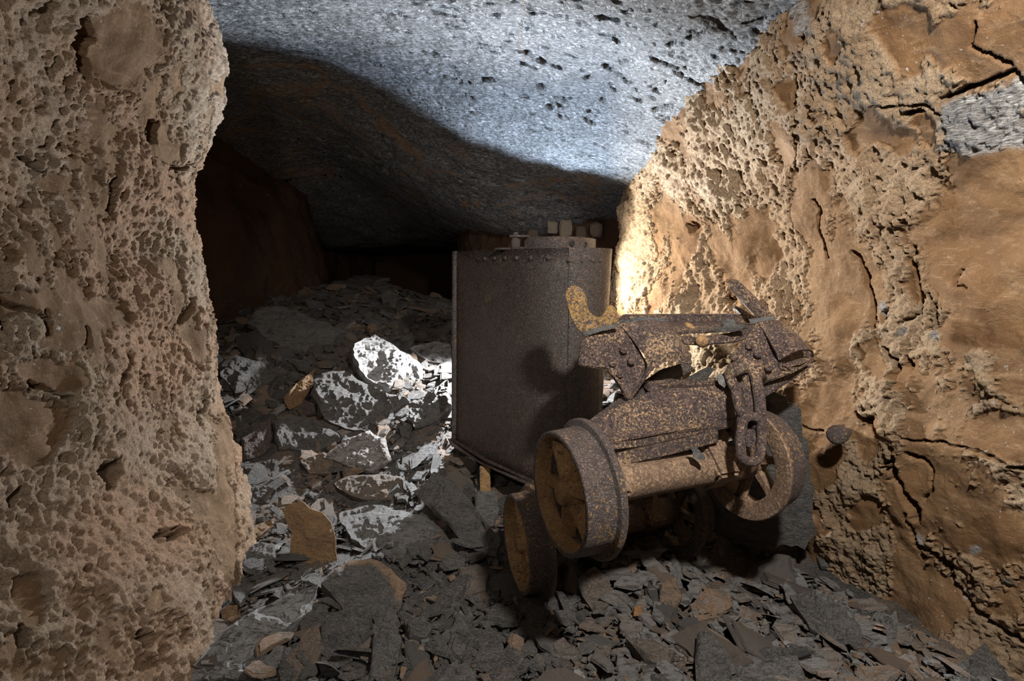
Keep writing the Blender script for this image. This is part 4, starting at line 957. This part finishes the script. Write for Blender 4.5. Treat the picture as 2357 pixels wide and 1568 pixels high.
# cross members behind the two horns
plate('top_beam', [(1430, 738, 2.22), (1450, 725, 2.22), (1600, 724, 2.28), (1735, 724, 2.34), (1742, 752, 2.34), (1600, 758, 2.28), (1440, 760, 2.22)], 0.06, M_RUST, chs)
plate('tie_bar', [(1545, 772, 2.08), (1612, 776, 2.12), (1680, 768, 2.16), (1740, 752, 2.19), (1740, 774, 2.19), (1690, 790, 2.16), (1612, 796, 2.12), (1545, 792, 2.08)], 0.025, M_RUST, chs)
tube('tie_eye', [at(1615, 785, 2.085), at(1615, 785, 2.10), at(1615, 785, 2.14)], [0.018, 0.024, 0.024], M_OCHRE, chs, 14)
# horns: bent channel irons; each a riveted cheek and a curved hood
def strip(name, rows, thick, mat, back, smooth=True):
    """a bent sheet: rows of equal-length polylines (px,py,Y), refined, thickened along back"""
    Gs = np.array([[at(*p) for p in r] for r in rows])
    nu = 18; g1 = np.stack([catmull(Gs[i], np.linspace(0, 1, nu)) for i in range(len(Gs))])
    nv = 14; g2 = np.stack([catmull(g1[:, j], np.linspace(0, 1, nv)) for j in range(nu)], 1)
    Nn = grid_normals(g2)
    if (Nn.mean((0, 1)) @ np.asarray(back)) < 0: Nn = -Nn
    Nn = Nn * 0.6 + 0.4 * norm(back)
    B = g2 + Nn * thick
    V = np.concatenate([g2.reshape(-1, 3), B.reshape(-1, 3)]); q = nv * nu
    F = list(map(tuple, grid_faces(nv, nu))) + [tuple(np.array(f)[::-1] + q) for f in grid_faces(nv, nu)]
    idx = np.arange(q).reshape(nv, nu)
    loop = list(idx[0]) + list(idx[1:, -1]) + list(idx[-1, ::-1][1:]) + list(idx[::-1, 0][1:-1])
    for a, b in zip(loop, loop[1:] + loop[:1]): F.append((a, b, b + q, a + q))
    bm = bmesh.new(); vs = [bm.verts.new(p) for p in V]
    for f in F: bm.faces.new([vs[i] for i in f])
    return under(bm_obj(name, bm, mat, smooth=False), chs)
BK = (0.25, 0.95, -0.1)
plate('horn_cheek', [(1332, 842, 1.955), (1338, 790, 1.955), (1352, 772, 1.96), (1432, 752, 1.98), (1470, 800, 1.97), (1500, 855, 1.95), (1444, 922, 1.93), (1420, 880, 1.93), (1395, 850, 1.94)], 0.02, M_RUST, chs)
strip('horn_hood', [[(1432, 752, 1.98), (1466, 796, 1.955), (1490, 842, 1.93), (1446, 922, 1.92)],
                    [(1470, 738, 2.02), (1506, 778, 1.96), (1516, 815, 1.92), (1482, 872, 1.90)],
                    [(1520, 742, 2.05), (1550, 772, 1.99), (1562, 800, 1.94), (1530, 834, 1.92)],
                    [(1552, 768, 2.08), (1572, 790, 2.03), (1586, 812, 1.99), (1594, 838, 1.97)]], 0.014, M_RUST, BK)
for x, y, Y in ((1436, 806, 1.955), (1410, 836, 1.945), (1454, 832, 1.945), (1428, 862, 1.935)):
    dome_head('rivet', at(x, y, Y - 0.004), -ray(x, y), 0.014, M_RUST, chs)
plate('horn_cheek', [(1744, 742, 2.07), (1764, 768, 2.05), (1795, 830, 2.01), (1826, 858, 1.99), (1760, 882, 1.99), (1690, 884, 1.99), (1664, 862, 2.00), (1690, 820, 2.03)], 0.02, M_RUST, chs)
strip('horn_hood', [[(1744, 742, 2.07), (1762, 768, 2.04), (1782, 804, 2.00), (1796, 828, 1.99)],
                    [(1778, 736, 2.10), (1806, 762, 2.05), (1824, 790, 2.00), (1834, 808, 1.985)],
                    [(1806, 742, 2.14), (1840, 774, 2.08), (1860, 798, 2.03), (1868, 806, 2.01)],
                    [(1818, 756, 2.18), (1850, 790, 2.12), (1868, 812, 2.07), (1874, 822, 2.05)]], 0.012, M_RUST, BK)
plate('horn_sole', [(1797, 838, 1.99), (1812, 844, 1.985), (1842, 840, 1.99), (1870, 826, 2.04), (1868, 838, 2.04), (1826, 860, 1.99), (1800, 852, 1.99)], 0.03, M_RUST, chs, bevel=0.003)
plate('horn_back', [(1790, 800, 2.14), (1868, 800, 2.16), (1868, 846, 2.14), (1800, 858, 2.10)], 0.012, M_RUST, chs, bevel=0.002)
for x, y, Y in ((1725, 796, 2.035), (1745, 815, 2.02), (1690, 822, 2.02), (1770, 846, 1.995)):
    dome_head('rivet', at(x, y, Y - 0.008), -ray(x, y), 0.015, M_RUST, chs)
# the forked hook plate sticking up on the left and the bar sticking up on the right
plate('hook_plate', [(1300, 682, 2.06), (1304, 664, 2.06), (1318, 657, 2.06), (1334, 664, 2.06), (1345, 685, 2.06), (1348, 712, 2.06), (1362, 728, 2.06), (1380, 732, 2.06), (1392, 718, 2.06), (1400, 702, 2.06), (1410, 706, 2.06), (1424, 738, 2.06), (1400, 752, 2.06), (1342, 770, 2.06), (1328, 758, 2.06), (1312, 728, 2.06)], 0.024, M_HOOK, chs, back=(0.5, 0.9, 0), bevel=0.003)['label'] = 'ochre-rusted forked hook plate'
tube('draw_bar', [at(1684, 650, 2.30), at(1690, 656, 2.29), at(1725, 692, 2.26), at(1768, 738, 2.24)], [0.016, 0.024, 0.026, 0.028], M_RUST, chs, 10, smooth=False)
tube('stub_rod', [at(1690, 708, 2.36), at(1712, 722, 2.34), at(1735, 736, 2.32)], [0.010, 0.013, 0.013], M_RUST, chs, 10)
tube('cleat', [at(1578, 746, 2.19), at(1586, 752, 2.18), at(1600, 764, 2.17)], [0.010, 0.014, 0.012], M_OCHRE, chs, 10)
plate('deck_plate', [(1345, 766, 1.97), (1440, 742, 2.0), (1550, 764, 2.09), (1740, 748, 2.2), (1740, 742, 2.34), (1440, 735, 2.24), (1400, 740, 2.16)], 0.012, M_RUST, chs, back=(0, 0.2, -1), bevel=0.002)

# ---- chain hanging from the right horn
def stadium(c, along, across, half_len, half_w, n=28):
    out = []
    for t in np.linspace(0, 2 * math.pi, n, endpoint=False):
        cx, sx = math.cos(t), math.sin(t)
        out.append(c + across * half_w * cx + along * (half_len * sx * 0.5 + half_len * 0.5 * np.sign(sx) * min(1, abs(sx) * 1.6)))
    return out
chain = empty('coupling_chain', at(1725, 1070, 1.80), 'short heavy rusty chain hanging from the right horn of the cart', 'chain')
def link(px0, py0, px1, py1, Y0, Y1, hw, r, facing):
    a, b = at(px0, py0, Y0), at(px1, py1, Y1); c = (a + b) / 2; al = norm(b - a)
    ac = np.asarray(facing, float); ac = norm(ac - al * al.dot(ac)); bm = bmesh.new()
    closed_tube(bm, stadium(c, al, ac, np.linalg.norm(b - a) / 2 - r, hw), r, 12)
    return under(bm_obj('link', bm, M_RUST, smooth=True), chain)
link(1688, 836, 1716, 912, 1.97, 1.92, 0.026, 0.018, (0.9, -0.3, 0.25))
link(1726, 845, 1744, 992, 1.945, 1.85, 0.024, 0.019, (0.35, -0.9, 0))
link(1700, 880, 1722, 968, 1.925, 1.87, 0.022, 0.018, (0.9, 0.35, 0.1))
link(1732, 948, 1726, 1075, 1.845, 1.80, 0.038, 0.0160, (0.96, 0.2, 0.1))
link(1708, 930, 1700, 1030, 1.90, 1.88, 0.017, 0.015, (0.3, 0.95, 0))
# knot where the chain is bolted on
tube('shackle', [at(1676, 876, 1.98), at(1688, 852, 1.955), at(1712, 842, 1.935), at(1738, 848, 1.94), at(1752, 874, 1.96)], [0.020, 0.026, 0.029, 0.028, 0.020], M_RUST, chain, 12)
plate('link_plate', [(1716, 988, 1.845), (1738, 988, 1.845), (1744, 1014, 1.84), (1732, 1036, 1.835), (1716, 1030, 1.84), (1711, 1004, 1.845)], 0.010, M_RUST, chain, bevel=0.004)

# ---- flakes of slate lying on the cart
def flake(pts, label, Y, thick, nrm=None, val=0.4, mat=None, seed=70, tint=0.0):
    c = np.mean(np.array(pts, float), 0)
    return rock('stone_flake', pts, label, 'stone flake', base=(c[0], c[1]), Y=Y, nrm=nrm if nrm is not None else -ray(*c), thick=thick, val=val, mat=mat, rough=0.003, seed=seed, layers=2, dome=0.2, tint=tint)
flake([(1660, 742), (1672, 734), (1692, 736), (1697, 748), (1688, 758), (1666, 758)], 'grey stone flake leaning on the top beam of the cart', 2.21, 0.012, seed=71)
flake([(1648, 866), (1658, 858), (1676, 880), (1668, 894), (1654, 884)], 'pale grey flake stuck beside the chain', 1.97, 0.010, val=0.8, seed=72)
flake([(1588, 1030), (1604, 1028), (1626, 1052), (1624, 1062), (1594, 1056), (1594, 1040)], 'grey-green flake lying on the front axle', 1.83, 0.014, val=0.3, seed=73)
flake([(1340, 768), (1365, 756), (1425, 744), (1428, 750), (1380, 764), (1345, 776)], 'thin green-grey sliver at the foot of the hook plate', 1.95, 0.014, val=0.35, seed=74)
flake([(1425, 740), (1470, 728), (1540, 732), (1545, 740), (1480, 742), (1430, 750)], 'thin dark sliver along the back of the left horn', 2.10, 0.02, val=0.3, seed=75)
flake([(1560, 758), (1640, 754), (1715, 744), (1728, 752), (1690, 764), (1610, 768), (1565, 766)], 'heap of dark slivers lying between the two horns', 2.15, 0.03, val=0.15, seed=76)
flake([(1722, 734), (1775, 728), (1795, 732), (1770, 742), (1728, 746)], 'blue-grey sliver at the foot of the bar', 2.18, 0.014, val=0.5, seed=77)
flake([(1566, 885), (1585, 868), (1632, 842), (1645, 850), (1622, 880), (1600, 886)], 'black glossy shard wedged under the tie bar', 2.02, 0.02, val=0.0, seed=78)

# ---- bolt in the right wall
pb = at(1930, 1000, 2.12); pe = at(1985, 985, 2.33)
bolt = empty('rock_bolt', pe, 'rusty bolt with a mushroomed head sticking out of the right wall', 'bolt')
d = pe - pb
tube('shank', [pb + d * 0.1, pb + d * 0.5, pe + d * 0.3], [0.017, 0.018, 0.021], M_TREAD, bolt, 12)
tube('bolt_head', [pb - d * 0.12, pb - d * 0.08, pb + d * 0.02, pb + d * 0.06], [0.026, 0.037, 0.037, 0.030], M_TREAD, bolt, 12)
tube('rust_collar', [pb + d * 0.62, pb + d * 0.7, pb + d * 0.95], [0.020, 0.028, 0.034], M_RUST, bolt, 9, smooth=False)
